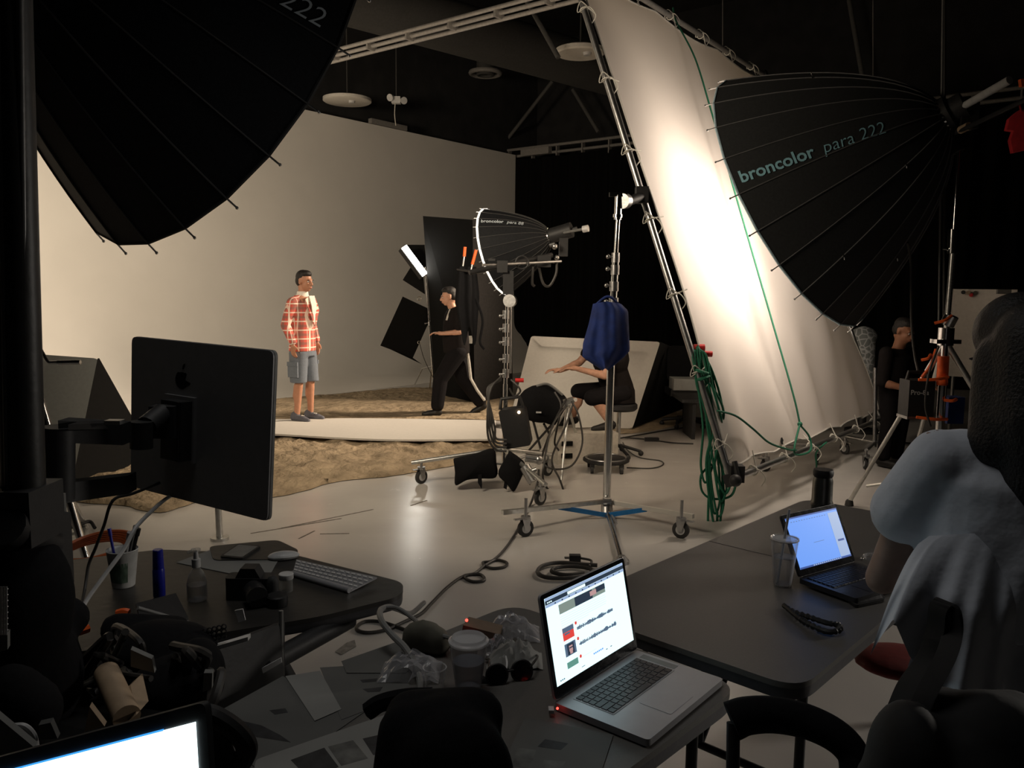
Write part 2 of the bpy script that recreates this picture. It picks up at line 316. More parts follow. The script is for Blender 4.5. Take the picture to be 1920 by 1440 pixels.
# ================================================================= THE SETTING
sA, tA, sE, tE, H = 17.6, -13.03, -6.0, 8.0, 8.0
def W(s, t, z): return D1*s+D2*t+V(0, 0, z)
CYC_END = 16.34
mb = MB().plate([W(sE, tA-.3, 0), W(sE, tE, 0), W(sA, tE, 0), W(sA, tA-.3, 0)], V(0, 0, -.1)); struct('floor', mb, 'floor')
mb = MB().plate([W(sE, tA-.3, H), W(sE, tE, H), W(sA, tE, H), W(sA, tA-.3, H)], V(0, 0, .1)); struct('ceiling', mb, 'dark_room')
for nm, a, b in (('wall_back', (sA, tA-.3), (sA, tE)), ('wall_right', (sA, tE), (sE, tE)), ('wall_front', (sE, tE), (sE, tA-.3)), ('wall_left', (sE, tA-.3), (sA, tA-.3))):
    p, q = W(*a, 0), W(*b, 0); nrm = (q-p).cross(V(0, 0, 1)).normalized()*.12
    nrm = nrm if nrm.dot(W(5, -2, 0)-p) < 0 else -nrm
    struct(nm, MB().plate([p, q, q+V(0, 0, H), p+V(0, 0, H)], nrm), 'dark_room')
# the white cove: wall 5 m high curving into the floor
prof = [(tA, 5.0)]+[(tA+1.3-1.3*math.cos(PI/2*k/14), 1.3-1.3*math.sin(PI/2*k/14)+.004) for k in range(15)]
prof2 = [(t-.05 if z > 1.2 else t, z-.0) for t, z in prof]
mb = MB(); rings = []
for s in [sE+.3+(CYC_END-sE-.3)*i/30 for i in range(31)]:
    rings.append([W(s, t, z) for t, z in prof]+[W(s, tA+2.7, .004), W(s, tA+2.7, .001), W(s, tA-.12, .001), W(s, tA-.12, 5.0)])
mb.rings(rings); struct('wall_cove', mb, 'cyc', smooth=True, label='white studio cove wall curving into the floor')
struct('trim_1', MB().box(W(12.1, tA-.02, 5.06), (1.0, .10, .10), (D1, D2, V(0, 0, 1))), 'rail_dim')
# ceiling rails, joists, duct
def rail(name, a, b, m, label, n=3, r=.03, dz=.09, dd=.07):
    root = thing(name, a, label, 'rail'); d = (b-a)
    for k in range(n): off = V(0, 0, -dz*k)+D1*(dd*k); part(root, 'tube', MB().cyl(a+off, b+off, r), m)
    N = int(d.length/.7); mbb = MB()
    for i in range(1, N): mbb.box(a+d*(i/N)+V(0, 0, -dz)+D1*dd, (.03, dd*2+.02, dz*2+.02), (D2, D1, V(0, 0, 1)))
    part(root, 'bracket', mbb, m, kind='stuff'); return root
a = G(560, 112, 5.0); a = a; s1 = a.dot(D1); t0 = a.dot(D2); rail('ceiling_rail', a, W(s1, t0+6, 5.0), 'rail', 'pale triple-tube ceiling rail crossing above the black reflector at the left', 3, .026, .045, .075)
a = PL(912, 287, CYC_END+.05); t0 = a.dot(D2); zr = a.z; TR = zr
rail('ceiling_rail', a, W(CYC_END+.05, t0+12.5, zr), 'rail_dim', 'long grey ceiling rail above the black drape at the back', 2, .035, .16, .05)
for i, (p0, p1) in enumerate((((941, 268), (832, 95)), ((946, 268), (1036, 152)), ((1122, 248), (1074, 168)), ((1626, 195), (1592, 0)))):
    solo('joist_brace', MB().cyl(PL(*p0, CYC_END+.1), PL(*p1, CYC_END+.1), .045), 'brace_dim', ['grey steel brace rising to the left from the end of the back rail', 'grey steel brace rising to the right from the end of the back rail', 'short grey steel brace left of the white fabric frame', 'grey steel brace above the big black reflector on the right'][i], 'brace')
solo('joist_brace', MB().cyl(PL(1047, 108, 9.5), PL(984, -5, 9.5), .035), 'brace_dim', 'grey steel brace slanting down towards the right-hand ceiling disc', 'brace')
for i, (px, y0, y1) in enumerate(((941, 150, 262), (1355, -10, 95), (1637, -10, 150))):
    solo('hanging_cable', MB().cyl(PL(px, y1, 13 if i else 16.2), PL(px, y0, 13 if i else 16.2), .008), 'rail_dim', ['thin vertical wire between the two back braces', 'thin wire hanging above the top edge of the white fabric', 'thin wire hanging above the right-hand reflector'][i], 'cable')
mb = MB(); da, db = PL(690, 5, 9.0), PL(1190, 150, 15.0); mb.cyl(da+(da-db)*.5, db, .42, .42, 20); solo('air_duct', mb, 'duct', 'large dark round air duct under the black ceiling', 'duct')
c = PL(910, 137, 14.5); root = thing('ceiling_vent', c, 'round dark ceiling diffuser beside the duct', 'vent')
part(root, 'outer_ring', MB().torus(c, V(0, 0, 1), .33, .05), 'rail_dim'); part(root, 'inner_ring', MB().torus(c+V(0, 0, -.03), V(0, 0, 1), .17, .035), 'duct'); part(root, 'neck', MB().cyl(c, c+V(0, 0, .5), .2), 'duct')
for (px, py, z, rad, lb) in ((651, 190, 5.2, .455, 'round white ceiling disc, the left one above the cove wall'), (1088, 100, 5.2, .37, 'round white ceiling disc, the right one half behind the fabric frame')):
    c = G(px, py, z); root = thing('ceiling_disc', c, lb, 'ceiling disc', 'round ceiling discs')
    part(root, 'disc', MB().lathe(c, V(0, 0, 1), [(-.02, rad*.93), (0, rad), (.05, rad), (.07, rad*.9)], 40), 'white_panel'); part(root, 'sensor', MB().lathe(c+V(rad*.25, -rad*.3, -.06), V(0, 0, 1), [(0, .05), (.05, .07)], 16), 'white_plastic')
    part(root, 'rod', MB().cyl(c+V(0, 0, .06), V(c.x, c.y, H-.01), .012), 'duct')
c = P(743, 188, 15.5); root = thing('emergency_light', c, 'small twin-head emergency light below the ceiling', 'lamp')
part(root, 'housing', MB().box(c, (.16, .12, .12)), 'white_plastic'); part(root, 'head', MB().lathe(c+V(-.09, -.08, .03), V(-.5, -1, -.3), [(-.06, .04), (.03, .065)]), 'white_plastic'); part(root, 'head', MB().lathe(c+V(.14, -.08, -.02), V(.6, -1, -.3), [(-.06, .04), (.03, .065)]), 'white_plastic')
part(root, 'cord', MB().tube(spline([c+V(-.02, 0, -.05), c+V(-.03, 0, -.25), c+V(-.01, 0, -.45)]), .008), 'tie'); part(root, 'rod', MB().cyl(c+V(0, 0, .06), V(c.x, c.y, H-.01), .01), 'duct')
# black drape on the back rail
mb = MB(); t1 = t0-.1+.55; Zt = zr-.28
f = lambda u, v: W(CYC_END+.0+.07*math.sin(u*190)+.03*math.sin(u*77), t1+u*11.6, .03+(Zt-.03)*v)
mb.grid(f, 260, 3); solo('black_drape', mb, 'drape', 'floor-length black drape hanging from the back rail', 'curtain')
solo('junction_box', MB().box(PL(1005, 287, CYC_END+.0)+V(0,0,.03), (.85, .14, .16), (D2, D1, V(0, 0, 1))), 'rail_dim', 'flat grey box under the left end of the back rail', 'box')

# ---- sand and walkway
def ground(px): return [G(x, y) for x, y in px]
def heightf(x, y): return .012+.016*(math.sin(x*5.1+1.3*math.sin(y*2.3))*math.cos(y*4.3+math.sin(x*3.1))+1)
from mathutils.noise import noise as _n
def sand(px, name, label, h=1.):
    poly = [Vector((p.x, p.y)) for p in spline(ground(px)+[ground(px)[0]], 6)[:-1]]
    bm = bmesh.new(); vs = [bm.verts.new((p.x+.03*_n(V(p.x*9, p.y*9, 0)), p.y+.03*_n(V(p.y*9, p.x*9, 5)), 0)) for p in poly]; f = bm.faces.new(vs)
    bmesh.ops.triangulate(bm, faces=[f])
    x0, x1 = min(v.co.x for v in bm.verts), max(v.co.x for v in bm.verts); y0, y1 = min(v.co.y for v in bm.verts), max(v.co.y for v in bm.verts)
    st = .06; x = x0+st
    while x < x1: bmesh.ops.bisect_plane(bm, geom=bm.verts[:]+bm.edges[:]+bm.faces[:], plane_co=(x, 0, 0), plane_no=(1, 0, 0)); x += st
    y = y0+st
    while y < y1: bmesh.ops.bisect_plane(bm, geom=bm.verts[:]+bm.edges[:]+bm.faces[:], plane_co=(0, y, 0), plane_no=(0, 1, 0)); y += st
    for v in bm.verts:
        if v.is_boundary: v.co.z = .006
        else: v.co.z = .012+h*max(0, .028*(_n(V(v.co.x*2.2, v.co.y*2.2, 0))+.6)+.055*_n(V(v.co.x*4.5, v.co.y*6, 3))+.02*_n(V(v.co.x*13, v.co.y*13, 7)))
    mb = MB(); bm.verts.index_update(); mb.v = [v.co.copy() for v in bm.verts]; mb.f = [tuple(v.index for v in f.verts) for f in bm.faces]; bm.free()
    return solo(name, mb, 'sand', label, 'sand', kind='stuff', ang=80)
sand([(60, 905), (250, 870), (505, 822), (700, 826), (915, 828), (930, 850), (860, 872), (735, 893), (630, 905), (560, 925), (470, 938), (372, 943), (300, 962), (230, 950), (120, 938)], 'sand', 'rippled beige sand spread in front of the white walkway')
sand([(300, 776), (510, 749), (640, 739), (700, 733), (770, 728), (860, 731), (960, 745), (1100, 760), (1280, 772), (1295, 790), (1200, 812), (1110, 812), (1000, 800), (915, 788), (700, 786), (500, 788), (300, 790)], 'sand', 'smooth sand behind the walkway where the man in black walks', .15)
mb = MB(); A_ = [(228, 800), (360, 806), (510, 813), (650, 821), (760, 824), (925, 823)]; B_ = [(222, 767), (350, 774), (510, 785), (650, 784), (760, 785), (930, 788)]
ra, rb = spline([G(*p, .08) for p in A_], 6), spline([G(*p, .08) for p in B_], 6)
mb.rings([[a, b, V(b.x, b.y, .06), V(a.x, a.y, .06)] for a, b in zip(ra, rb)]); solo('walkway', mb, 'foam_white', 'long white board walkway lying across the sand', 'walkway')

# ---- free-standing boards
def board(name, corners, th, m, label, cat='board', leaf=None):
    root = thing(name, (corners[0]+corners[1]+corners[2]+corners[3])/4*1.0, label, cat); root.location.z = min(c.z for c in corners)
    n = (corners[1]-corners[0]).cross(corners[3]-corners[0]).normalized(); n = n if n.y > 0 else -n
    part(root, 'panel', MB().plate(rounded(corners, .04, 3), n*th), m)
    if leaf: part(root, 'panel', MB().plate(leaf[0], leaf[1]), 'foam_black', label='black folding leaf')
    return root
gtr = P(1238, 641, 10.3); gbr = G(1186, 803, .03); gbl = G(952, 800, .03); gtl = P(996, 630, 10.9)
board('reflector_board', [gbl, gbr, gtr, gtl], .04, 'foam_white', 'white foam board leaning on edge behind the seated person', leaf=([gbr, G(1292, 762, .03), P(1292, 664, 12.0), gtr], V(.0, .03, 0)))
a, b, c_, d = G(-60, 885, .0), G(135, 905, .0), P(183, 672, 7.5), P(-60, 655, 7.8)
board('reflector_board', [a, b, c_, d], .03, 'grey_board', 'grey-faced folding board at the left behind the monitor', leaf=([b, G(300, 872, .0), P(262, 812, 8.25), c_], V(.0, .03, 0)))
# tall black V-flat
root = thing('black_flat', G(880, 748), 'tall black folding flat standing behind the man in black', 'flat')
a, b, c_ = G(816, 740), G(890, 756), G(962, 745)
part(root, 'panel', MB().plate([a, b, P(886, 412, b.y), P(793, 405, a.y)], V(0, .04, 0)), 'foam_black'); part(root, 'panel', MB().plate([b, c_, P(954, 418, c_.y), P(886, 412, b.y)], V(0, .04, 0)), 'foam_grey', label='dark grey inner leaf')

# ---- light stands, flags, strip light at the back
def caster(root, p, r=.055, yaw=0., up=.19):
    """p = floor contact; parts under root"""
    d = V(math.cos(yaw), math.sin(yaw), 0); s_ = V(-d.y, d.x, 0); c = V(p.x, p.y, r)
    o = part(root, 'caster', MB().plate([c+s_*.022+d*.03+V(0, 0, r*1.15), c+s_*.022+V(0, 0, -.012)+d*.014, c+s_*.022+V(0, 0, -.012)-d*.014, c+s_*.022-d*.035+V(0, 0, r*1.15)], s_*.003).plate([c-s_*.022+d*.03+V(0, 0, r*1.15), c-s_*.022+V(0, 0, -.012)+d*.014, c-s_*.022+V(0, 0, -.012)-d*.014, c-s_*.022-d*.035+V(0, 0, r*1.15)], -s_*.003)
             .cyl(c+V(0, 0, r*1.1), c+V(0, 0, r*1.1+.02), .034).cyl(c+V(0, 0, r*1.1), V(c.x, c.y, up), .012).box(c-d*.06+V(0, 0, r*1.15), (.06, .03, .006), (d, s_, V(0, 0, 1))), 'steel')
    part(o, 'wheel', MB().lathe(c-s_*.014, s_, [(0, r*.8), (.004, r), (.024, r), (.028, r*.8)], 24), 'rubber')
    part(o, 'hub', MB().cyl(c-s_*.017, c+s_*.017, r*.55, seg=18), 'white_plastic')
def telescoping(root, base, top, stages, m='chrome', collar='steel'):
    d = (top-base)
    for i, (f0, f1, r) in enumerate(stages):
        part(root, 'pole', MB().cyl(base+d*f0, base+d*f1, r, seg=18), m)
        if f1 < .99: 
            k = base+d*f1; part(root, 'collar', MB().cyl(k-d.normalized()*.045, k+d.normalized()*.02, r*1.35, seg=16).cyl(k, k+V(-.055, -.02, -.01), .007).ball(k+V(-.06, -.02, -.01), .014), collar)
# small stand with strip light
b0 = G(812, 738); top = P(797, 500, b0.y); root = thing('light_stand', b0, 'thin chrome stand at the back holding the strip light and black flags', 'light stand')
telescoping(root, b0+V(0, 0, .25), top, [(0, .5, .016), (.5, 1, .012)])
for q in ((776, 726), (806, 731), (838, 722)):
    g = G(*q); mid = b0*.45+g*.55+V(0, 0, .36); part(root, 'leg', MB().tube([b0+V(0, 0, .45), mid, g+V(0, 0, .01)], .012), 'chrome')
tl, br = P(757, 462, b0.y-.1), P(797, 516, b0.y-.1); dd = (br-tl).normalized(); out = V(.5, -.75, .1); out = (out-dd*out.dot(dd)).normalized(); sd = dd.cross(out)
root = thing('strip_light', (tl+br)/2, 'glowing narrow strip light tilted on the back stand', 'lamp')
part(root, 'lamp_body', MB().box((tl+br)/2-out*.06, ((br-tl).length, .13, .12), (dd, sd, out)), 'black_plastic')
part(root, 'diffuser', MB().box((tl+br)/2+out*.005, ((br-tl).length*.98, .10, .012), (dd, sd, out)), 'lamp_hot')
for i, (ps, lb) in enumerate((([(755, 556), (802, 578), (806, 600), (774, 671), (713, 648)], 'largest black flag panel, hung tilted low on the back stand'), ([(770, 501), (794, 521), (797, 552), (755, 525)], 'small black flag just below the strip light'), ([(757, 459), (796, 459), (800, 500), (794, 512)], 'black flag behind the strip light'))):
    pp = [P(x, y, b0.y+.12+.06*i-(.3 if i == 0 and x < 770 else 0)) for x, y in ps]; mb = MB().plate(pp, V(0, .012, 0))
    r2 = thing('flag_panel', pp[0], lb, 'flag'); part(r2, 'cloth_panel', mb, 'foam_black')
    if i == 0: part(r2, 'hanging_flap', MB().plate([P(717, 648, b0.y-.1), P(774, 671, b0.y-.1), P(791, 683, b0.y-.15)], V(0, .01, 0)), 'foam_black'); part(r2, 'clip', MB().torus(P(786, 560, b0.y-.05), V(0, 1, 0), .03, .006).torus(P(786, 642, b0.y-.05), V(0, 1, 0), .025, .006), 'chrome')
solo('cord', MB().tube(spline([P(787, 645, b0.y-.1), P(795, 672, b0.y-.1), P(808, 700, b0.y-.1), P(815, 712, b0.y-.1)]), .006), 'cable', 'thin black cord dangling from the low flag to its stand', 'cord')
# ================================================================= BIG LIGHTING GEAR
def reflector(name, O, N, R, D, s0, sgn, label, rimmat, txt, tpos, tsize, trev, lmat, nside=24, tipl=.055, gap=.0, rib_m='rib', drop=None, canm='canopy'):
    a = N.cross(V(0, 0, 1)).normalized(); b = a.cross(N).normalized(); apex = O+N*D
    root = thing(name, apex, label, 'reflector')
    def rad(x): return R*max(x, 0.0)**.55                 # x: 0 apex .. 1 rim
    def pt(x, i, k=1., off=0.): 
        s = s0+sgn*math.radians(15)*i; return apex-N*(D*x)+(a*math.cos(s)+b*math.sin(s))*(rad(x)*k+off)
    xs = [.012+.988*(j/16)**1.4 for j in range(17)]
    def seg_pt(x, i, off=0.):                            # on flat panel between ribs
        i0 = math.floor(i); f = i-i0; return pt(x, i0, 1, off)*(1-f)+pt(x, i0+1, 1, off)*f
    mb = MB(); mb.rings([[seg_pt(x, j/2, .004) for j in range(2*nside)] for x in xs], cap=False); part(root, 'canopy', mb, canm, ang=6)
    mb = MB(); mb.rings([[seg_pt(x, j/2, -.004) for j in range(2*nside)] for x in xs], cap=False); part(root, 'inner_lining', mb, 'silver', ang=6)
    mb = MB(); ring = [seg_pt(1, j/2, .002) for j in range(2*nside)]; mb.tube(ring+[ring[0]], .009 if R > .8 else .011, 6); part(root, 'rim_band', mb, rimmat)
    for i in range(nside):
        pts_ = [pt(x, i, 1, .008) for x in xs]; e = (pts_[-1]-pts_[-2]).normalized(); r = .0045 if R > .8 else .0025
        rb = part(root, 'rib', MB().tube(pts_, r, 5), rib_m)
        part(rb, 'rib_tip', MB().tube([pts_[-1], pts_[-1]-N*tipl+(a*math.cos(s0+sgn*math.radians(15)*i)+b*math.sin(s0+sgn*math.radians(15)*i))*tipl*.4], r*1.1, 5).ball(pts_[-1]-N*tipl+(a*math.cos(s0+sgn*math.radians(15)*i)+b*math.sin(s0+sgn*math.radians(15)*i))*tipl*.4, r*1.9, seg=6, n=4), 'steel')
    hr = rad(xs[0])+.02
    part(root, 'hub', MB().lathe(apex+N*.04, -N, [(0, hr*.8), (.02, hr*1.15), (.06, hr*1.15), (.09, hr*.9)], 24), 'black_metal')
    mb = MB()
    for j in range(24): s = 2*PI*j/24; q = apex-N*.03+(a*math.cos(s)+b*math.sin(s))*(hr+.01); mb.box(q, (.03, .012, .02), (N, a*-math.sin(s)+b*math.cos(s), a*math.cos(s)+b*math.sin(s)))
    part(root, 'hub_clips', mb, 'chrome', kind='stuff')
    # lettering wrapped on the shell
    if txt:
        x = 0; runs = []; allv = []
        for t, bold, shear, gapw in txt:
            v, f, w_ = text_tris(t, tsize, bold, shear); runs.append((len(v), f)); allv += [(p[0]+x, p[1]) for p in v]; x += w_+gapw
        tot = x; idx, start = tpos
        # arc-length table along a meridian from the rim
        tab = [(0, 1.)]; px_ = pt(1, 0)
        for k in range(1, 200): xx = 1-k/200; q = pt(xx, 0); tab.append((tab[-1][0]+(q-px_).length, xx)); px_ = q
        def xat(s_):
            for k in range(1, len(tab)):
                if tab[k][0] >= s_: f_ = (s_-tab[k-1][0])/(tab[k][0]-tab[k-1][0]); return tab[k-1][1]*(1-f_)+tab[k][1]*f_
            return tab[-1][1]
        mb = MB()
        for p in allv:
            s_ = start+(p[0] if not trev else (tot-p[0])); xx = xat(s_); ang = -(p[1]-tsize*.3)/(max(rad(xx), .05)*math.radians(15))
            di = drop*(s_-start) if drop else 0
            mb.v.append(seg_pt(xx, idx+ang+di, .011))
        k0 = 0
        for nv, fs in runs:
            m2 = MB(); m2.v = mb.v[k0:k0+nv]; m2.f = fs; k0 += nv; part(root, 'lettering', m2, lmat, smooth=False, kind='stuff')
    return root, pt, apex
FIT = [(1, 0)]
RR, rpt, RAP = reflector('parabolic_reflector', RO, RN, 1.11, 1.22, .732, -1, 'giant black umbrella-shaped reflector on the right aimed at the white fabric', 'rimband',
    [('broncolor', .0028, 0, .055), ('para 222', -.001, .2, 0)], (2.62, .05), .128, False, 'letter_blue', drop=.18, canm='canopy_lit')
LR, lpt, LAP = reflector('parabolic_reflector', LO, LN, 1.11, 1.25, 3.279, 1, 'giant black reflector hanging large at the upper left, seen from outside', 'rubber',
    [('broncolor', .0028, 0, .075), ('para 222', -.001, .2, 0)], (-.28, .10), .135, True, 'letter_pale', drop=-.05, rib_m='rib_dark')
SR, spt_, SAP = reflector('parabolic_reflector', SO, SN, .41, .56, 1.06, -1, 'small black reflector with glowing white rim in the middle of the set', 'rim_glow',
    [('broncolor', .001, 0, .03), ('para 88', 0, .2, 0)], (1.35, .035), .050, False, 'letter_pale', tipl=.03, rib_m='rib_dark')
# small lamp bulbs inside the reflectors
for rt, ap, n, ln in ((RR, RAP, RN, .9), (LR, LAP, LN, .9), (SR, SAP, SN, .4)):
    part(rt, 'focusing_rod', MB().cyl(ap-n*ln, ap+n*.25, .018), 'black_metal')
# D-rings on the right reflector
for (px, py) in ((1665, 163), (1648, 420), (1732, 315), (1528, 142)): pass
mb = MB()
for x, i in ((.5, -1), (.72, 6), (.25, 5), (.55, 8)): mb.torus(rpt(x, i, 1, .03), V(1, -.4, .2), .018, .004, 12, 5)
part(RR, 'ring', mb, 'chrome', kind='stuff')
# rods behind the right hub
tubeA, tubeB = P(1800, 203, 6.0), P(1893, 150, 5.6)
root = RR
part(RR, 'bracket', MB().cyl(RAP+RN*.02, RAP+RN*.12, .10).box(RAP+RN*.10+V(.03, 0, -.07), (.12, .12, .18)).cyl(RAP+V(.02, 0, -.14), P(1797, 285, 6.05), .045), 'black_metal')
part(RR, 'handle_tube', MB().cyl(tubeA-(tubeB-tubeA)*.12, tubeB, .026, .028), 'cable_white', label='frosted white tube with a clear cap')
part(RR, 'handle_rod', MB().cyl(RAP+V(.03, 0, 0), tubeA, .035).cyl(P(1790, 250, 6.0), P(1925, 186, 5.3), .016), 'black_metal')
part(RR, 'sleeve', MB().cyl(P(1801, 244, 5.95), P(1817, 236, 5.87), .028), 'tan')
solo('red_cloth', MB().plate([P(1893, 222, 5.45), P(1904, 212, 5.4), P(1912, 206, 5.4), P(1935, 205, 5.4), P(1935, 278, 5.4), P(1900, 286, 5.4), P(1895, 262, 5.45), P(1901, 245, 5.45), P(1888, 243, 5.5)], V(.01, .05, 0)).tube([P(1915, 210, 5.4), P(1912, 196, 5.4), P(1912, 188, 5.4)], .006), 'red_cloth', 'red cloth hanging at the right edge of the picture', 'cloth')
solo('orange_clamp', MB().plate([P(1914, 148, 5.35), P(1940, 146, 5.35), P(1940, 160, 5.35), P(1916, 162, 5.35)], V(0, .03, 0)), 'orange', 'orange clip above the red cloth at the right edge', 'clamp')
# ---- stand of the right reflector
Yr = 6.05; b0 = P(1766, 800, Yr); top = P(1798, 282, Yr); root = thing('light_stand', V(b0.x, b0.y, 0), 'tall chrome stand carrying the right-hand reflector, orange ties on it', 'light stand')
hub = P(1773, 640, Yr); axis = (top-hub).normalized(); low = V(b0.x-.01, b0.y, .12)
part(root, 'pole', MB().cyl(P(1789, 440, Yr), top, .020, seg=16), 'chrome'); part(root, 'pole', MB().cyl(hub, P(1789, 440, Yr), .020, seg=16), 'alu', label='geared toothed column')
mb = MB()
for k in range(60): q = hub+(P(1789, 460, Yr)-hub)*(k/60); mb.box(q+V(0, -.021, 0), (.016, .008, .006))
part(root, 'rack_teeth', mb, 'black_metal', kind='stuff')
part(root, 'collar', MB().cyl(P(1786, 475, Yr), P(1788, 430, Yr), .036, seg=16).cyl(P(1786, 470, Yr), P(1768, 466, Yr), .008), 'chrome')
part(root, 'pole', MB().cyl(low, hub, .030, seg=18), 'chrome')
part(root, 'spreader_hub', MB().cyl(hub+V(0, 0, -.03), hub+V(0, 0, .10), .055, seg=18).box(hub, (.18, .1, .03)).cyl(hub+V(0, 0, .12), hub+V(.02, -.02, .19), .05), 'chrome')
for q, lb in ((G(1592, 948), 0), (G(1700, 905)*1.0, 0), (V(3.85, 5.6, 0), 0)):
    tp = hub+(q-hub).normalized()*.04; m_ = hub+(q+V(0, 0, .05)-hub)*.38
    part(root, 'leg', MB().cyl(tp, m_, .022, seg=14).cyl(m_, q+V(0, 0, .03), .016, seg=14), 'alu'); part(root, 'leg_collar', MB().cyl(m_-(q-hub).normalized()*.04, m_+(q-hub).normalized()*.04, .03), 'alu')
    part(root, 'foot', MB().lathe(q, V(0, 0, 1), [(0, .035), (.035, .03), (.05, .02)]), 'rubber')
    part(root, 'brace', MB().cyl(q*.8+low*.2+V(0, 0, .16), low+V(0, 0, .22), .012), 'alu')
def band(p, q, r, m='orange', nm='strap', rt=None): part(rt, nm, MB().tube(spline([p, (p+q)/2+V(0, -.03, -.004), q]), r, 6), m, label='orange strap')
part(root, 'grip', MB().cyl(P(1766, 722, Yr-.02), P(1769, 668, Yr-.02), .04, seg=14), 'orange', label='orange foam sleeve')
for p, q in (((1722, 712), (1778, 707)), ((1718, 782), (1776, 786)), ((1755, 655), (1728, 708)), ((1728, 675), (1745, 665)), ((1752, 606), (1784, 592)), ((1770, 750), (1793, 749))):
    band(P(*p, Yr-.07), P(*q, Yr-.07), .012, rt=root)
# power pack strapped to it
c = P(1718, 745, Yr+.05); root = thing('power_pack', c+V(0, 0, -.16), 'black power pack strapped low on the chrome reflector stand', 'power pack')
part(root, 'case', MB().box(c, (.19, .16, .27)), 'black_plastic'); part(root, 'handle', MB().tube([c+V(-.08, 0, .13), c+V(-.07, 0, .19), c+V(.07, 0, .19), c+V(.08, 0, .13)], .014), 'black_plastic'); part(root, 'base', MB().box(c+V(0, 0, -.145), (.2, .17, .02)), 'steel')
v, f, w_ = text_tris('Pro-8a', .05, .001, 0, False); mb = MB().add([c+V(-.085+p[0], -.083, .03+p[1]) for p in v], f); part(root, 'lettering', mb, 'label_white', smooth=False)
solo('battery_case', MB().box(P(1785, 768, Yr+.1), (.12, .12, .2)), 'blue_cloth', 'dark blue case with an orange clip behind the chrome stand', 'case')
for px, x2, zt in ((1764, 1768, -20), (1768, 1771, -20)): 
    solo('power_cable', MB().cyl(P(px-4 if px == 1764 else px+2, 605, Yr+.12), P(x2, zt, Yr+.12), .007 if px == 1764 else .010), 'cable_grey' if px == 1764 else 'cable', 'grey cable rising straight up beside the right-hand stand' if px == 1764 else 'black cable rising straight up beside the right-hand stand', 'cable')
solo('power_cable', MB().tube(spline([P(1702, 455, 6.1), P(1708, 500, 6.2), P(1709, 600, 6.2), P(1714, 660, 6.2), P(1722, 700, 6.1)]), .009), 'cable', 'dark cable drooping from the right reflector to the power pack', 'cable')
solo('power_cable', MB().tube(spline([P(1760, 650, 5.9), P(1742, 700, 5.9), P(1735, 760, 5.9), P(1745, 800, 5.9)]), .008), 'cable', 'black cable looping beside the power pack', 'cable')

# ================================================================= SILK FRAME
A, B, Cc, Dd = V(1.582, 5.789, .357), V(4.168, 9.173, .292), V(.381, 6.783, 4.339), V(2.967, 10.168, 4.273)
root = thing('fabric_frame', V(A.x, A.y, 0), 'huge leaning square frame with white diffusion fabric tied inside', 'diffusion frame')
nS = (B-A).cross(Cc-A).normalized(); nS = nS if nS.y < 0 else -nS
for p, q in ((A, B), (A, Cc), (Cc, Dd), (B, Dd)): part(root, 'frame_tube', MB().cyl(p, q, .026, seg=14), 'steel' if (p, q) != (Cc, Dd) else 'rail_dim')
for p in (A, B, Cc, Dd): part(root, 'corner_block', MB().box(p, (.09, .07, .09), ((B-A).normalized(), nS, (Cc-A).normalized())), 'black_metal')
def sil(u, v):
    e = .022; sag_b = .030*math.sin(PI*((u*6) % 1)) if v < .02 else 0
    p = A*(1-u)*(1-v)+B*u*(1-v)+Cc*(1-u)*v+Dd*u*v
    c = (A+B+Cc+Dd)/4; p = p+(c-p)*e
    if v < .5: p = p+(Cc-A).normalized()*(.028+.035*abs(math.sin(PI*u*4.5)))*(1-v*2)**3
    if v > .5: p = p-(Cc-A).normalized()*(.02+.07*abs(math.sin(PI*u*3)))*(v*2-1)**5
    w_ = .05*math.sin(u*9+1.5*math.sin(v*3))*math.sin(PI*v)**.5+.03*math.sin(u*26+v*7)*(1-v)**1.2+.05*math.sin(PI*u)*math.sin(PI*v)+.018*math.sin(u*41-v*11)*(1-v)**2
    return p+nS*w_
part(root, 'fabric', MB().grid(sil, 90, 90), 'silk', ang=180)
hem = MB(); hem.tube([sil(i/60, 0)+nS*.004 for i in range(61)], .007, 5); hem.tube([sil(0, i/60)+nS*.004 for i in range(61)], .007, 5); hem.tube([sil(1, i/60)+nS*.004 for i in range(61)], .007, 5); hem.tube([sil(i/60, 1)+nS*.004 for i in range(61)], .007, 5)
part(root, 'hem', hem, 'foam_white', kind='stuff')
def tie(p, tgt):
    mb = MB(); d = (tgt-p); a, b, _ = frame_of(V(0, 0, 1))
    mb.torus(p, (Cc-A) if abs((tgt-p).normalized().dot((Cc-A).normalized())) < .5 else (B-A), .036, .005, 14, 5); mb.cyl(p+nS*.03, tgt+nS*.02, .005)
    mb.tube(spline([p+nS*.036, p+nS*.05+V(-.07, 0, .03), p+nS*.05+V(-.09, 0, -.05), p+nS*.04, p+nS*.05+V(.05, 0, -.07), p+nS*.05+V(.02, 0, -.13)], 5), .004, 5)
    part(root, 'tie', mb, 'tie')
for k in (.06, .19, .33, .47, .60, .74, .88): tie(A*(1-k)+Cc*k, sil(0.01, k))
for k in (.1, .26, .42, .58, .76, .92): tie(A*(1-k)+B*k, sil(k, .01)); 
for k in (.24, .42, .58, .74, .9): tie(Cc*(1-k)+Dd*k, sil(k, .99))
part(root, 'grommets', MB().ball(P(1, 1, 1), .001) if 0 else MB().rings([[sil(.26+.008*math.cos(a_), .012+.008*math.sin(a_))+nS*.01 for a_ in (0, 1, 2, 3, 4, 5)] for _ in (0, 1)]), 'black_metal', kind='stuff')
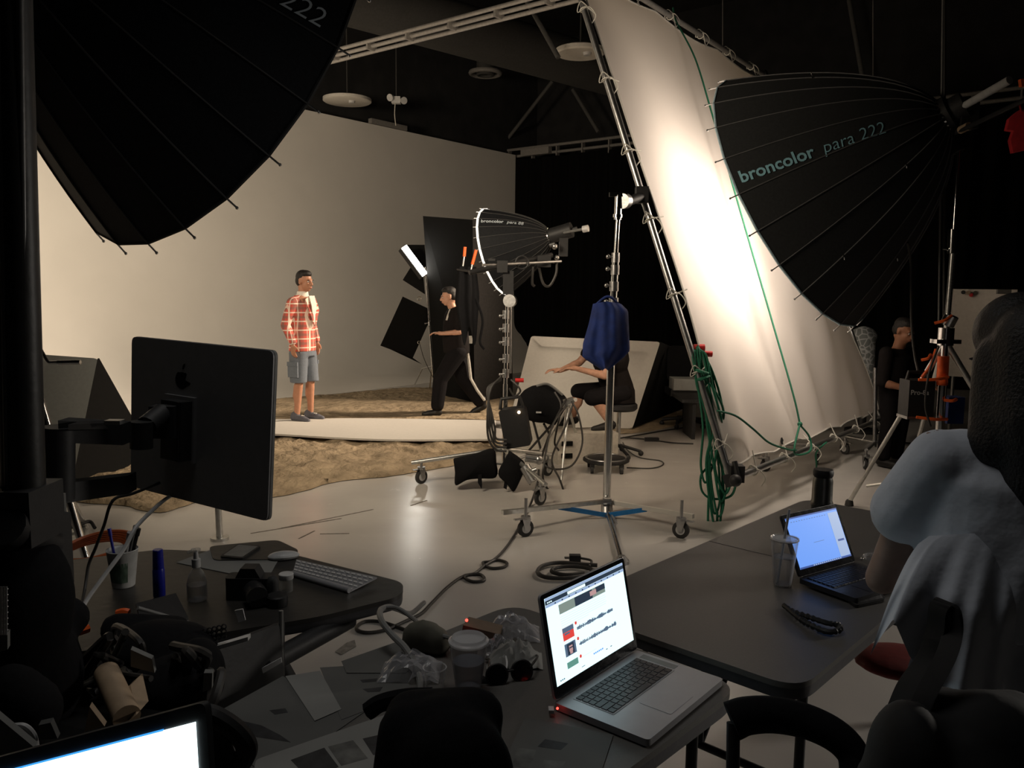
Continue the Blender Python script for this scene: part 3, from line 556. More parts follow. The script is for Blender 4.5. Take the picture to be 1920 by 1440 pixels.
# two rolling stands holding it up behind
for i, (px, py, Yb) in enumerate(((1435, 884, 7.75), (1622, 880, 7.85))):
    p = G(px, py); root = thing('low_roller', p, ['small caster stand under the left part of the fabric frame', 'caster stand under the right part of the fabric frame'][i], 'stand')
    caster(root, p, .06, .4+i); caster(root, p+V(.62, .35, 0), .06, 1.2); caster(root, p+V(.1, .75, 0), .06, 2)
    c = p+V(.25, .38, 0); 
    for q in (p, p+V(.62, .35, 0), p+V(.1, .75, 0)): part(root, 'leg', MB().cyl(V(q.x, q.y, .19), c+V(0, 0, .2), .018), 'steel')
    part(root, 'pole', MB().cyl(c+V(0, 0, .15), c+V(0, .1, .95), .02), 'steel')
# ropes
def onface(px, py, off=.02):
    d = ray(px, py); t = (A-EYE).dot(nS)/d.dot(nS); return EYE+d*t+nS*off
solo('green_rope', MB().tube(spline([P(1262, 15, 8.4), P(1268, 40, 8.2), onface(1286, 120, .10), onface(1312, 220, .12), onface(1345, 335, .12), onface(1385, 475, .12), onface(1425, 615, .12), onface(1462, 745, .12), onface(1479, 800, .1)]), .009, 6), 'rope', 'long taut green rope running down the front of the white fabric', 'rope')
solo('green_rope', MB().tube(spline([onface(1479, 800, .1), onface(1470, 845, .09), onface(1482, 856, .06), onface(1500, 850, .09), onface(1497, 825, .1), onface(1479, 802, .1)]), .009, 6).ball(onface(1479, 801, .1), .022), 'rope', 'knotted green rope loop at the lower edge of the white fabric', 'rope')
solo('green_rope', MB().tube(spline([onface(1478, 848, .07), onface(1455, 848, .1), onface(1420, 836, .1), onface(1385, 812, .12), onface(1352, 788, .12), P(1345, 770, 5.75)]), .008, 6), 'rope', 'slack green rope from the bundle across to the lower edge of the fabric', 'rope')
solo('green_rope', MB().tube(spline([onface(1540, 832, .05), onface(1532, 838, .05), P(1530, 850, 7.4), P(1531, 872, 7.5), P(1529, 890, 7.6)]), .008, 6), 'rope', 'short green rope end hanging from the frame tube above the thermos', 'rope')
hk = onface(1305, 655, .04); Yh = hk.y
for j in range(6):
    rnd = random.Random(j*7+1); zb = [905, 960, 938, 965, 990, 925][j]; xw = [1322, 1338, 1350, 1345, 1340, 1358][j]
    pp = [P(1303+rnd.uniform(-3, 6), 652+rnd.uniform(-4, 4), Yh-.05), P(1298+j*5, 665, Yh-.08), P(1305+j*5+rnd.uniform(-5, 5), 720, Yh-.12), P(1322+j*5+rnd.uniform(-8, 8), 800, Yh-.12), P(xw-8-j*2, 870, Yh-.12), P(xw, zb, Yh-.12), P(xw+12, zb-25, Yh-.1), P(1342+j*3, 850, Yh-.08), P(1330+j*4+rnd.uniform(-6, 6), 760, Yh-.06), P(1318+j*3, 690, Yh-.06), P(1308, 650, Yh-.05)]
    if j == 0: BU = thing('green_rope', V(pp[0].x, pp[0].y, .4), 'thick bundle of looped green rope hanging at the left edge of the fabric frame', 'rope')
    part(BU, 'loop', MB().tube(spline(pp, 7), .009, 6), 'rope')
part(BU, 'loop', MB().tube(spline([P(1308, 690, Yh-.1), P(1345, 740, Yh-.1), P(1357, 775, Yh-.1), P(1350, 795, Yh-.1), P(1338, 770, Yh-.1)], 7), .009, 6), 'rope')
part(BU, 'loop', MB().tube(spline([P(1335, 870, Yh-.1), P(1315, 890, Yh-.1), P(1316, 920, Yh-.1), P(1335, 935, Yh-.1), P(1370, 930, Yh-.1), P(1380, 900, Yh-.1), P(1372, 880, Yh-.1)], 7), .009, 6), 'rope')
part(BU, 'knot', MB().torus(P(1316, 697, Yh-.1), V(.3, 0, 1), .045, .012).torus(P(1318, 708, Yh-.1), V(-.3, 0, 1), .045, .012), 'rope')
part(BU, 'rope_end', MB().tube(spline([P(1330, 900, Yh-.1), P(1328, 950, Yh-.1), P(1327, 990, Yh-.1), P(1326, 1015, Yh-.05)]), .009, 6), 'rope'); part(BU, 'rope_end', MB().tube(spline([P(1345, 960, Yh-.1), P(1344, 985, Yh-.1), P(1340, 1012, Yh-.1)]), .009, 6), 'rope')
solo('red_clamp', MB().cyl(hk+V(-.06, -.03, 0), hk+V(.02, -.03, 0), .028).cyl(P(1317, 663, Yh-.03), P(1335, 664, Yh-.03), .022), 'red', 'red-handled clamp on the frame edge above the green rope', 'clamp')
solo('corner_clamp', MB().box(onface(1368, 890, .05), (.10, .10, .12)).ball(onface(1362, 905, .07), .045).cyl(onface(1358, 870, .08), onface(1366, 905, .08), .02), 'black_metal', 'black clamp with silver tape at the lower left corner of the frame', 'clamp')

# ================================================================= CHROME ROLLING STAND
b0 = G(1140, 962); hubz = .40; hb = V(b0.x, b0.y, hubz); top = P(1160, 372, b0.y)
hb = P(1137, 945, b0.y)
root = thing('rolling_stand', b0, 'tall chrome rolling stand with blue painted braces in mid floor', 'light stand')
for (y0, y1, r, x0, x1) in ((945, 640, .030, 1137, 1147), (640, 565, .030, 1147, 1150), (565, 480, .026, 1150, 1154.5), (480, 412, .017, 1154.5, 1158.5)):
    part(root, 'pole', MB().cyl(P(x0, y0, b0.y), P(x1, y1, b0.y), r, seg=18), 'chrome')
for y, x, r in ((566, 1150, .036), (536, 1151, .034), (505, 1153, .032), (482, 1154, .030)): part(root, 'collar', MB().cyl(P(x, y+10, b0.y), P(x+.5, y-8, b0.y), r, seg=16).cyl(P(x, y, b0.y), P(x-13, y-1, b0.y), .008).ball(P(x-14, y-1, b0.y), .016), 'steel')
part(root, 'head', MB().cyl(P(1158, 412, b0.y), P(1160, 366, b0.y), .028, seg=16).box(P(1159, 365, b0.y), (.13, .05, .03)).cyl(P(1158, 408, b0.y), P(1158.3, 402, b0.y), .036), 'chrome')
part(root, 'grip_disc', MB().cyl(P(1167, 377, b0.y-.02), P(1174, 377, b0.y+.03), .055, seg=24), 'steel')
part(root, 'grip_arm', MB().cyl(P(1172, 380, b0.y), P(1203, 368, b0.y+.1), .035).box(P(1203, 366, b0.y+.12), (.09, .1, .12)), 'black_metal')
cas = [G(985, 1006), G(1276, 1009), G(1165, 1058)]
ends = [P(942, 961, cas[0].y+.05), P(1300, 968, cas[1].y+.1), None]
hub = P(1137, 940, b0.y)
l0 = part(root, 'leg', MB().box((hub+ends[0])/2, ((ends[0]-hub).length, .03, .03), ((ends[0]-hub).normalized(), (ends[0]-hub).normalized().cross(V(0, 0, 1)), V(0, 0, 1))), 'alu')
d = ends[1]-hub; part(root, 'leg', MB().box((hub+ends[1])/2, (d.length, .03, .03), (d.normalized(), d.normalized().cross(V(0, 0, 1)), V(0, 0, 1))), 'foam_white', label='white painted leg')
part(root, 'leg', MB().cyl(P(1139, 960, b0.y-.05), G(1165, 1052, .03), .020), 'chrome'); part(root, 'foot', MB().lathe(G(1165, 1056), V(0, 0, 1), [(0, .05), (.02, .05), (.05, .02)]), 'steel')
j0 = P(1047, 951, b0.y-.25); j1 = P(1213, 955, b0.y-.25); jc = P(1138, 966, b0.y-.14)
for q in (j0, j1): d = q-jc; part(root, 'brace', MB().box((q+jc)/2, (d.length, .012, .035), (d.normalized(), d.normalized().cross(V(0, 0, 1)), V(0, 0, 1))), 'blue_leg', label='blue brace')
part(root, 'lower_hub', MB().cyl(P(1138, 975, b0.y-.1), P(1138, 940, b0.y), .045, seg=18).cyl(P(1130, 940, b0.y-.06), P(1146, 940, b0.y-.06), .03).cyl(P(1137, 966, b0.y-.15), P(1150, 988, b0.y-.3), .012).cyl(P(1144, 960, b0.y-.1), P(1157, 986, b0.y-.3), .012), 'steel')
for q, e, yw in ((cas[0], None, .5), (cas[1], None, 2.6)): caster(root, q, .06, yw, up=.27)
# blue cloth bag hanging on it
Yb = b0.y-.06
def bg(u, v):
    ys = 570+125*v; xl = np.interp(v, [0, .3, .6, .8, 1], [1112, 1104, 1093, 1092, 1130]); xr = np.interp(v, [0, .1, .7, .8, 1], [1165, 1178, 1181, 1170, 1140])
    return P(xl+(xr-xl)*u, ys-4*math.sin(PI*u), Yb-.09*math.sin(PI*u)**.6-.016*math.sin(u*11+v*2)*v-.005*math.sin(u*23-v*3))
mb = MB().grid(bg, 48, 24); mb.grid(lambda u, v: bg(u, v)+V(0, .10*math.sin(PI*u)+.01, 0), 48, 24)
part_ = thing('cloth_bag', V(hb.x, hb.y, 1.2), 'blue cloth bag draped over the chrome rolling stand', 'bag'); part(part_, 'cloth', mb, 'blue_cloth', ang=80); part(part_, 'strap', MB().tube(spline([P(1113, 575, Yb), P(1140, 556, Yb-.05), P(1164, 574, Yb)]), .01), 'blue_cloth')

# ================================================================= MIDDLE STAND WITH SMALL REFLECTOR
c0 = V(-.07, 7.12, 0); root = thing('rolling_stand', c0, 'cluttered rolling stand under the small glowing reflector, sandbags on its legs', 'light stand')
cs = [G(790, 907), G(1013, 947), G(1027, 892)]
hb = P(946, 868, 7.12); tp = P(951, 505, 7.12)
part(root, 'pole', MB().cyl(P(945, 905, 7.12), P(948, 720, 7.12), .022), 'chrome'); part(root, 'pole', MB().cyl(P(948, 720, 7.12), P(950, 640, 7.12), .018), 'chrome'); part(root, 'pole', MB().cyl(P(950, 640, 7.12), P(951, 545, 7.12), .014), 'chrome'); part(root, 'pole', MB().cyl(P(957, 700, 7.16), P(958, 545, 7.16), .010), 'steel')
for y in (700, 672, 640, 615, 590): part(root, 'collar', MB().cyl(P(948.5, y+8, 7.12), P(949, y-8, 7.12), .03).cyl(P(949, y, 7.1), P(939, y+2, 7.1), .008).ball(P(938, y+2, 7.1), .014), 'steel')
part(root, 'grip_disc', MB().cyl(P(955, 564, 7.05), P(958, 564, 7.12), .055, seg=24), 'steel'); part(root, 'head', MB().box(P(953, 530, 7.12), (.09, .08, .2)), 'black_metal')
for q in cs: 
    d = V(q.x, q.y, .2)-V(c0.x, c0.y, .30); part(root, 'leg', MB().cyl(V(c0.x, c0.y, .30), V(q.x, q.y, .2)+d*.12, .018), 'alu'); part(root, 'brace', MB().cyl(V(c0.x, c0.y, .16), V(c0.x, c0.y, .28)+d*.6, .010), 'steel')
    caster(root, q, .062, .8)
part(root, 'boom_arm', MB().cyl(P(880, 511, 7.12), P(1035, 478, 7.45), .022), 'black_metal'); part(root, 'boom_arm', MB().cyl(P(905, 497, 7.0), P(1052, 490, 7.4), .012), 'steel')
part(root, 'clamp', MB().box(P(942, 500, 7.1), (.09, .1, .1)), 'black_metal'); part(root, 'ring', MB().torus(P(979, 492, 7.2), V(0, 1, 0), .055, .008), 'black_metal'); part(root, 'lever', MB().box(P(922, 487, 7.1), (.06, .03, .02)), 'black_metal'); part(root, 'clamp', MB().box(P(1020, 490, 7.4), (.12, .1, .1)), 'black_metal')
part(root, 'knob', MB().ball(P(1040, 462, 7.5), .028).ball(P(1044, 483, 7.5), .025).cyl(P(1030, 460, 7.5), P(1040, 457, 7.5), .02), 'steel')
part(SR, 'focus_tube', MB().cyl(SAP+SN*.05, P(1096, 429, 7.35), .012), 'cable_grey'); part(SR, 'end_cap', MB().cyl(P(1093, 430, 7.35), P(1103, 428, 7.33), .03), 'white_plastic')
part(SR, 'lamp_head', MB().cyl(SAP, SAP+SN*.2, .07).box(SAP+SN*.12+V(0, 0, -.12), (.08, .08, .2)), 'black_metal')
part(root, 'clamp_handle', MB().cyl(P(966, 713, 7.0), P(982, 713, 7.0), .018), 'red', label='red clamp handle')
for j, pp in enumerate(([(1000, 500), (998, 530), (1003, 537)], [(1010, 500), (1018, 530), (1030, 536), (1042, 515), (1044, 492)])): solo('cable_loop', MB().tube(spline([P(x, y, 7.4) for x, y in pp]), .012), 'cable', ['short cable end dangling below the small reflector', 'drooping cable loop below the small reflector'][j], 'cable')
# sandbags
def sandbag(px, Y, label):
    pp = [P(x, y, Y) for x, y in px]; mb = MB(); c = sum(pp, V(0, 0, 0))/len(pp)
    n = len(pp); pp = spline(pp+[pp[0]], 4)[:-1]
    rings = []
    for k, off in ((.86, -.075), (.97, -.055), (1, -.0), (.97, .055), (.86, .075)): rings.append([c+(p-c)*k+V(.0, off, 0) for p in pp])
    mb.rings(rings); return solo('sandbag', mb, 'black_cloth', label, 'sandbag', 'sandbags on the middle stand', ang=80)
sb = sandbag([(850, 861), (890, 852), (925, 842), (931, 868), (931, 893), (900, 895), (876, 898), (854, 908), (853, 885)], 6.85, 'left black sandbag slung over a leg of the middle stand')
sandbag([(955, 846), (975, 860), (985, 873), (975, 900), (963, 920), (950, 905), (934, 888), (944, 866)], 6.8, 'right diamond-shaped black sandbag on the middle stand')
for j, pp in enumerate((((896, 890), (896, 905), (903, 917)), ((946, 900), (944, 915), (950, 918)), ((988, 895), (990, 907), (994, 910)))):
    solo('webbing_strap', MB().plate([P(pp[0][0], pp[0][1], 6.75), P(pp[1][0], pp[1][1], 6.75), P(pp[2][0], pp[2][1], 6.75), P(pp[2][0]+1, pp[2][1]-8, 6.75), P(pp[0][0]+7, pp[0][1]-1, 6.75)], V(0, .006, 0)), 'black_cloth', ['black strap end hanging below the left sandbag', 'black strap end hanging below the right sandbag', 'short black strap hanging right of the sandbags'][j], 'strap')
# power pack hanging on the stand, cable coil
c = P(966, 805, 6.95); root = thing('power_pack', c+V(0, 0, -.2), 'black power pack hung low on the middle stand with a glowing dial', 'power pack')
part(root, 'case', MB().plate(rounded([P(934, 770, 6.9), P(983, 765, 6.9), P(996, 835, 6.9), P(948, 843, 6.9)], .03), V(.02, .18, 0)), 'black_plastic'); part(root, 'handle', MB().tube([P(938, 768, 6.95), P(940, 748, 6.95), P(975, 744, 6.95), P(982, 766, 6.95)], .016), 'black_plastic')
part(root, 'dial', MB().ball(P(973, 773, 6.88), .013), 'led_warm')
mb = None; CO = thing('cable_coil', P(925, 790, 6.9), 'coil of black cable hanging on the middle stand', 'cable')
for j in range(4): part(CO, 'loop', MB().tube(spline([P(940, 706+j*2, 6.95), P(920-j*2, 730, 6.9), P(914+j*3, 780, 6.85), P(916+j*4, 822-j*6, 6.85), P(930, 843-j*7, 6.85), P(950, 846-j*7, 6.85)], 7), .010, 7), 'cable')
solo('cable_loop', MB().tube(spline([P(958, 712, 6.98), P(972, 725, 6.95), P(975, 735, 6.95), P(964, 742, 6.95), P(955, 728, 6.95)]), .009), 'cable', 'small cable loop under the red clamp on the middle stand', 'cable')
# loose grip heads on the stand foot
solo('grip_head', MB().cyl(P(985, 858, 6.7), P(1010, 862, 6.7), .035).cyl(P(984, 875, 6.65), P(1000, 903, 6.6), .045).ball(P(1010, 862, 6.7), .04).cyl(P(992, 885, 6.6), P(1006, 880, 6.6), .018), 'steel', 'silver grip head clamped on the right leg of the middle stand', 'clamp')
# black cloth hung on two orange clamps
Yc = 8.6; root = thing('hung_cloth', P(880, 620, Yc), 'black cloth bunched and hung from two orange clamps left of the small reflector', 'cloth')
def hc(u, v):
    y = 500+130*v+18*v*math.sin(u*9); xl = np.interp(v, [0, .5, 1], [858, 853, 866]); xr = np.interp(v, [0, .4, 1], [893, 899, 893]); return P(xl+(xr-xl)*u, y, Yc-.06*math.sin(u*PI)-.03*math.sin(u*13))
part(root, 'cloth', MB().grid(hc, 14, 14).grid(lambda u, v: hc(u, v)+V(0, .06*math.sin(PI*u)+.01, 0), 14, 14), 'black_cloth', ang=80)
for (a_, b_) in (((872, 463), (870, 487)), ((893, 468), (883, 505))):
    part(root, 'clamp_handle', MB().cyl(P(*a_, Yc-.05), P(a_[0]*.25+b_[0]*.75, a_[1]*.25+b_[1]*.75, Yc-.05), .016), 'orange', label='orange clamp grip'); part(root, 'clamp_jaw', MB().cyl(P(a_[0]*.25+b_[0]*.75, a_[1]*.25+b_[1]*.75, Yc-.05), P(b_[0]-2, b_[1]+12, Yc-.05), .01), 'steel')
part(root, 'hanging_rod', MB().cyl(P(858, 505, Yc), P(948, 520, 7.5), .012), 'black_metal')
part(root, 'tail', MB().tube(spline([P(893, 560, Yc), P(905, 600, Yc), P(900, 640, Yc), P(908, 655, Yc)]), .014), 'black_cloth')
# ================================================================= PEOPLE
X_, Y_, Z_ = V(1, 0, 0), V(0, 1, 0), V(0, 0, 1)
def figmat(loc, facing):
    f = Vector((facing[0], facing[1], 0)).normalized(); r = V(f.y, -f.x, 0)
    return Matrix(((r.x, f.x, 0, loc[0]), (r.y, f.y, 0, loc[1]), (0, 0, 1, loc[2]), (0, 0, 0, 1)))
def headp(H, hf, up=Z_, k=1.):
    """skin primitives of a head centred H looking along hf (local frame)"""
    hf = Vector(hf).normalized(); r = hf.cross(up).normalized(); up = r.cross(hf).normalized(); H = Vector(H); ax = (r, hf, up)
    q = lambda a, b, c: H+r*(a*k)+hf*(b*k)+up*(c*k); e = lambda c, s: ('e', c, tuple(x*k for x in s), ax)
    return [e(q(0, -.012, .03), (.076, .094, .085)), e(q(0, .028, -.035), (.058, .062, .075)), e(q(0, .045, -.088), (.030, .030, .022)), e(q(0, -.03, -.05), (.055, .055, .05)),
            ('c', q(0, .088, .012), .010*k, q(0, .108, -.028), .015*k), e(q(0, .098, -.034), (.018, .012, .009)), e(q(0, .083, .022), (.052, .016, .010)),
            e(q(.030, .070, -.018), (.020, .018, .016)), e(q(-.030, .070, -.018), (.020, .018, .016)),
            e(q(0, .088, -.058), (.024, .010, .006)), e(q(0, .086, -.070), (.021, .011, .007)),
            e(q(.077, -.005, -.005), (.011, .018, .032)), e(q(-.077, -.005, -.005), (.011, .018, .032))], (H, r, hf, up, k)
def faceparts(body, M, hd, eyes='hair'):
    H, r, hf, up, k = hd; q = lambda a, b, c: M @ (H+r*(a*k)+hf*(b*k)+up*(c*k)); R3 = M.to_3x3(); ax = [R3 @ r, R3 @ hf, R3 @ up]
    for s in (-1, 1):
        mb = MB(); mp = MB(); ml = MB()
        mb.ball(q(.031*s, .081, .002), (.014*k, .008*k, .008*k), ax); mp.ball(q(.031*s, .0875, .002), .0055*k)
        ml.ball(q(.031*s, .089, .022), (.021*k, .006*k, .0045*k), ax)
        o = part(body, 'eye', mb, 'eye_white'); part(o, 'pupil', mp, 'hair'); part(body, 'eyebrow', ml, 'hair')

    part(body, 'lips', MB().ball(q(0, .095, -.064), (.021*k, .006*k, .008*k), ax), 'skin_lip' if 'skin_lip' in MATS else 'skin_dark')
def hairp(hd, dz=.0, back=.0, k2=1.0):
    H, r, hf, up, k = hd; ax = (r, hf, up); q = lambda a, b, c: H+r*(a*k)+hf*(b*k)+up*(c*k)
    return [('e', q(0, -.026, .052+dz), (.080*k*k2, .090*k*k2, .080*k*k2), ax), ('e', q(0, -.05-back, .01), (.078*k*k2, .066*k*k2, .075*k*k2), ax), ('e', q(0, .01, .085+dz), (.07*k, .075*k, .045*k), ax)]
def handp(wr, d, palmn, thumbs, curl=.35, k=1.):
    """hand: wrist, direction of fingers, palm normal (fingers curl to it), thumb side vector"""
    wr = Vector(wr); d = Vector(d).normalized(); pn = Vector(palmn); pn = (pn-d*pn.dot(d)).normalized(); sd = d.cross(pn); ts = 1 if sd.dot(Vector(thumbs)) > 0 else -1; sd = sd*ts
    out = [('c', wr, .025*k, wr+d*.03*k, .027*k), ('e', wr+d*.055*k, (.040*k, .048*k, .016*k), (sd, d, pn))]
    for i, (o, L) in enumerate(((.029, .075), (.010, .085), (-.010, .078), (-.029, .060))):
        b = wr+d*.088*k+sd*o*k; c1 = (d+pn*curl*.6).normalized(); c2 = (d+pn*curl*1.8).normalized(); m1 = b+c1*L*.45*k
        m2 = m1+c2*L*.32*k; out += [('c', b, .0095*k, m1, .0088*k), ('c', m1, .0088*k, m2, .0080*k), ('c', m2, .0080*k, m2+(d+pn*curl*3).normalized()*L*.23*k, .0070*k)]
    tb = wr+d*.028*k+sd*.026*k; t1 = tb+(d*.7+sd*.75+pn*.3).normalized()*.042*k; out += [('c', tb, .015*k, t1, .0115*k), ('c', t1, .0115*k, t1+(d*1.1+sd*.25+pn*.45).normalized()*.034*k, .009*k)]
    return out
def limbs(J, k=1.):
    out = []
    for s in ('r', 'l'):
        if 'el'+s in J:
            out += [('c', J['sh'+s], .052*k, J['el'+s], .040*k), ('c', J['el'+s], .041*k, J['wr'+s], .026*k)]
            m = Vector(J['el'+s])*.7+Vector(J['wr'+s])*.3; out.append(('c', J['el'+s], .040*k, m, .040*k))
        if 'kn'+s in J:
            kn, an = Vector(J['kn'+s]), Vector(J['an'+s]); out += [('c', J['hp'+s], .088*k, kn, .054*k), ('c', kn, .052*k, an, .036*k)]
            bk = Vector(J.get('calf'+s, (0, -.02, 0))); out.append(('c', kn*.85+an*.15+bk, .046*k, kn*.55+an*.45+bk, .050*k)); out.append(('c', kn*.6+an*.4+bk, .05*k, kn*.3+an*.7, .037*k))
    return out
mat('skin_lip', (.34, .12, .09), .5)

# ---- the model on the walkway
feet = G(570, 789, .06); M = figmat((feet.x, feet.y, .06), (.93, -.37)); k = 1.0
J = dict(shr=(.175, -.01, 1.43), elr=(.245, -.06, 1.18), wrr=(.235, .03, .955), shl=(-.175, -.01, 1.43), ell=(-.25, -.05, 1.20), wrl=(-.25, .03, .955),
         hpr=(.095, 0, .93), knr=(.105, .015, .50), anr=(.11, -.02, .09), hpl=(-.095, 0, .93), knl=(-.105, .03, .50), anl=(-.11, .02, .09), calfr=(0, -.02, 0), calfl=(0, -.02, 0))
hp, hd = headp((0, .045, 1.695), (.12, 1, -.03), k=1.06)
body = limbs(J)+hp+[('e', (0, -.005, .97), (.165, .115, .12)), ('c', (0, 0, .98), .115, (0, .01, 1.2), .115), ('e', (0, .01, 1.36), (.175, .115, .2)), ('c', (-.13, -.01, 1.43), .055, (.13, -.01, 1.43), .055), ('c', (0, 0, 1.47), .062, (0, .02, 1.62), .055)]
body += handp(J['wrr'], (0, .06, -1), (-1, .1, 0), (0, 1, 0))+handp(J['wrl'], (0, .06, -1), (1, .1, 0), (0, 1, 0))
for s in (1, -1): body += [('c', (.11*s, 0 if s < 0 else -.03, .05), .035, (.115*s, .13 if s < 0 else .1, .035), .028)]
root = thing('person', feet, 'person standing in red plaid blazer, grey cargo shorts and grey shoes on the walkway', 'person')
bo = part(root, 'body', blob(body, M, .0085, 3), 'skin', ang=180); faceparts(root, M, hd)
part(root, 'hair', blob(hairp(hd, .004)+[], M, .009, 2), 'hair', ang=180)
q = lambda *a: Vector(a)
jk = [('l', [((0, -.005, .86), .195, .145), ((0, 0, .95), .19, .14), ((0, .005, 1.12), .172, .135), ((0, .01, 1.30), .185, .15), ((0, 0, 1.42), .18, .135), ((0, -.01, 1.49), .14, .095), ((0, -.01, 1.54), .085, .07)]),
      ('c', (-.15, -.01, 1.445), .072, (0, -.01, 1.485), .066), ('c', (0, -.01, 1.485), .066, (.15, -.01, 1.445), .072), ('c', (0.175, -.01, 1.44), .072, J['elr'], .058), ('c', J['elr'], .060, (.235, .025, .985), .045), ('c', (-.175, -.01, 1.44), .072, J['ell'], .058), ('c', J['ell'], .060, (-.25, .025, .985), .045)]
part(root, 'blazer', blob(jk, M, .011, 3), 'plaid', ang=180)
lp = MB(); fr = lambda x, y, z: M @ V(x, y, z)
lp.plate([fr(.05, .125, 1.52), fr(.105, .115, 1.49), fr(.10, .165, 1.36), fr(.015, .175, 1.17), fr(.02, .165, 1.3)], (M.to_3x3() @ V(0, .012, 0))).plate([fr(-.05, .125, 1.52), fr(-.105, .115, 1.49), fr(-.10, .165, 1.36), fr(-.015, .175, 1.17), fr(-.02, .165, 1.3)], (M.to_3x3() @ V(0, .012, 0)))
part(root, 'lapel', lp, 'plaid')
part(root, 'shirt', MB().plate([fr(-.055, .135, 1.53), fr(.055, .135, 1.53), fr(.05, .168, 1.42), fr(.005, .168, 1.16), fr(-.05, .168, 1.42)], (M.to_3x3() @ V(0, .008, 0))), 'shirt_white')
part(root, 'shirt_collar', MB().lathe(fr(0, .01, 1.535), Z_, [(-.02, .075), (.04, .066), (.045, .062)], 24), 'shirt_white'); part(root, 'cuff', MB().lathe(fr(.235, .025, .975), M.to_3x3() @ V(0, -.25, 1), [(-.02, .036), (.02, .038)], 18), 'shirt_white')
sh = [('l', [((0, 0, .80), .185, .14), ((0, 0, .9), .18, .135), ((0, 0, 1.0), .165, .125)]), ('l', [((.11, .01, .485), .092, .105), ((.10, .005, .62), .098, .112), ((.085, 0, .85), .10, .12)]), ('l', [((-.11, .03, .485), .092, .105), ((-.10, .015, .62), .098, .112), ((-.085, 0, .85), .10, .12)])]
part(root, 'shorts', blob(sh, M, .011, 2), 'shorts', ang=180)
for s in (1, -1): part(root, 'pocket', MB().box(fr(.20*s, .0, .64), (.02, .14, .17), [M.to_3x3() @ a for a in (X_, Y_, Z_)]).box(fr(.207*s, .0, .715), (.02, .15, .05), [M.to_3x3() @ a for a in (X_, Y_, Z_)]), 'shorts')
for s, dy in ((1, -.03), (-1, .01)):
    sp = [('c', (.11*s, dy-.035, .055), .046, (.115*s, dy+.12, .04), .040), ('c', (.115*s, dy+.12, .035), .042, (.12*s, dy+.175, .030), .030), ('c', (.11*s, dy-.03, .08), .045, (.11*s, dy-.0, .095), .045)]
    o = part(root, 'shoe', blob(sp, M, .009, 2), 'shoe', ang=180); part(o, 'sole', MB().box(fr(.115*s, dy+.06, .01), (.095, .30, .02), [M.to_3x3() @ a for a in (X_, Y_, Z_)]), 'rubber'); part(o, 'laces', MB().tube([fr(.09*s, dy+.07, .088), fr(.13*s, dy+.09, .084), fr(.09*s, dy+.10, .080)], .004), 'tie')

# ---- walking man in black
a, b = G(812, 776), G(900, 780); ctr = (a+b)/2; M = figmat((ctr.x, ctr.y, 0), (-1, -.22))
J = dict(shr=(.19, .03, 1.40), elr=(.23, -.10, 1.14), wrr=(.20, -.02, .93), shl=(-.19, .02, 1.40), ell=(-.23, .0, 1.13), wrl=(-.19, .23, 1.11),
         hpr=(.09, 0, .88), knr=(.10, -.10, .49), anr=(.10, -.36, .13), hpl=(-.09, 0, .88), knl=(-.10, .23, .50), anl=(-.10, .28, .09), calfr=(0, -.02, 0), calfl=(0, -.02, 0))
hp, hd = headp((0, .11, 1.585), (0, 1, -.12), k=1.02)
body = limbs(J, .96)+hp+[('e', (0, 0, .92), (.16, .12, .12)), ('c', (0, 0, .95), .12, (0, .02, 1.15), .12), ('e', (0, .03, 1.28), (.17, .12, .19)), ('c', (-.14, .03, 1.39), .06, (.14, .03, 1.39), .06), ('c', (0, .04, 1.38), .06, (0, .09, 1.52), .054)]
body += handp(J['wrl'], (.15, 1, .12), (0, 0, -1), (1, 0, 0), .6)+handp(J['wrr'], (0, .3, -1), (-1, 0, 0), (0, 1, 0))
root = thing('person', ctr, 'person walking in black t-shirt and black trousers with white side stripe', 'person')
part(root, 'body', blob(body, M, .009, 3), 'skin_mid', ang=180); faceparts(root, M, hd); part(root, 'hair', blob(hairp(hd, .004), M, .010, 2), 'hair', ang=180)
ts = [('l', [((0, 0, .84), .20, .175), ((0, .01, 1.0), .20, .18), ((0, .02, 1.2), .205, .165), ((0, .03, 1.36), .19, .13), ((0, .035, 1.43), .11, .08)]), ('c', (-.14, .03, 1.385), .07, (.14, .03, 1.385), .07), ('c', J['shr'], .07, (.22, -.05, 1.22), .066), ('c', J['shl'], .07, (-.22, .005, 1.20), .066)]
part(root, 't_shirt', blob(ts, M, .011, 3), 'tee_black', ang=180)
tr = [('e', (0, 0, .90), (.19, .165, .12)), ('c', (.09, 0, .86), .125, J['knr'], .10), ('c', J['knr'], .10, (.10, -.33, .17), .085), ('c', (-.09, 0, .86), .13, J['knl'], .10), ('c', J['knl'], .10, (-.10, .27, .15), .088)]
part(root, 'trousers', blob(tr, M, .011, 3), 'pants_dark', ang=180)
R3 = M.to_3x3(); pts = [M @ Vector(p) for p in ((-.19, -.02, .88), (-.178, -.05, .70))]
mb = MB(); mb.tube([M @ Vector(p) for p in ((-.195, -.04, .90), (-.187, -.035, .8), (.0, -.02, .7))][:2], .018, 6)
pl = [(.0, .0, .0)]
S2 = [(-.192, -.01, .90), (-.19, .03, .80)]
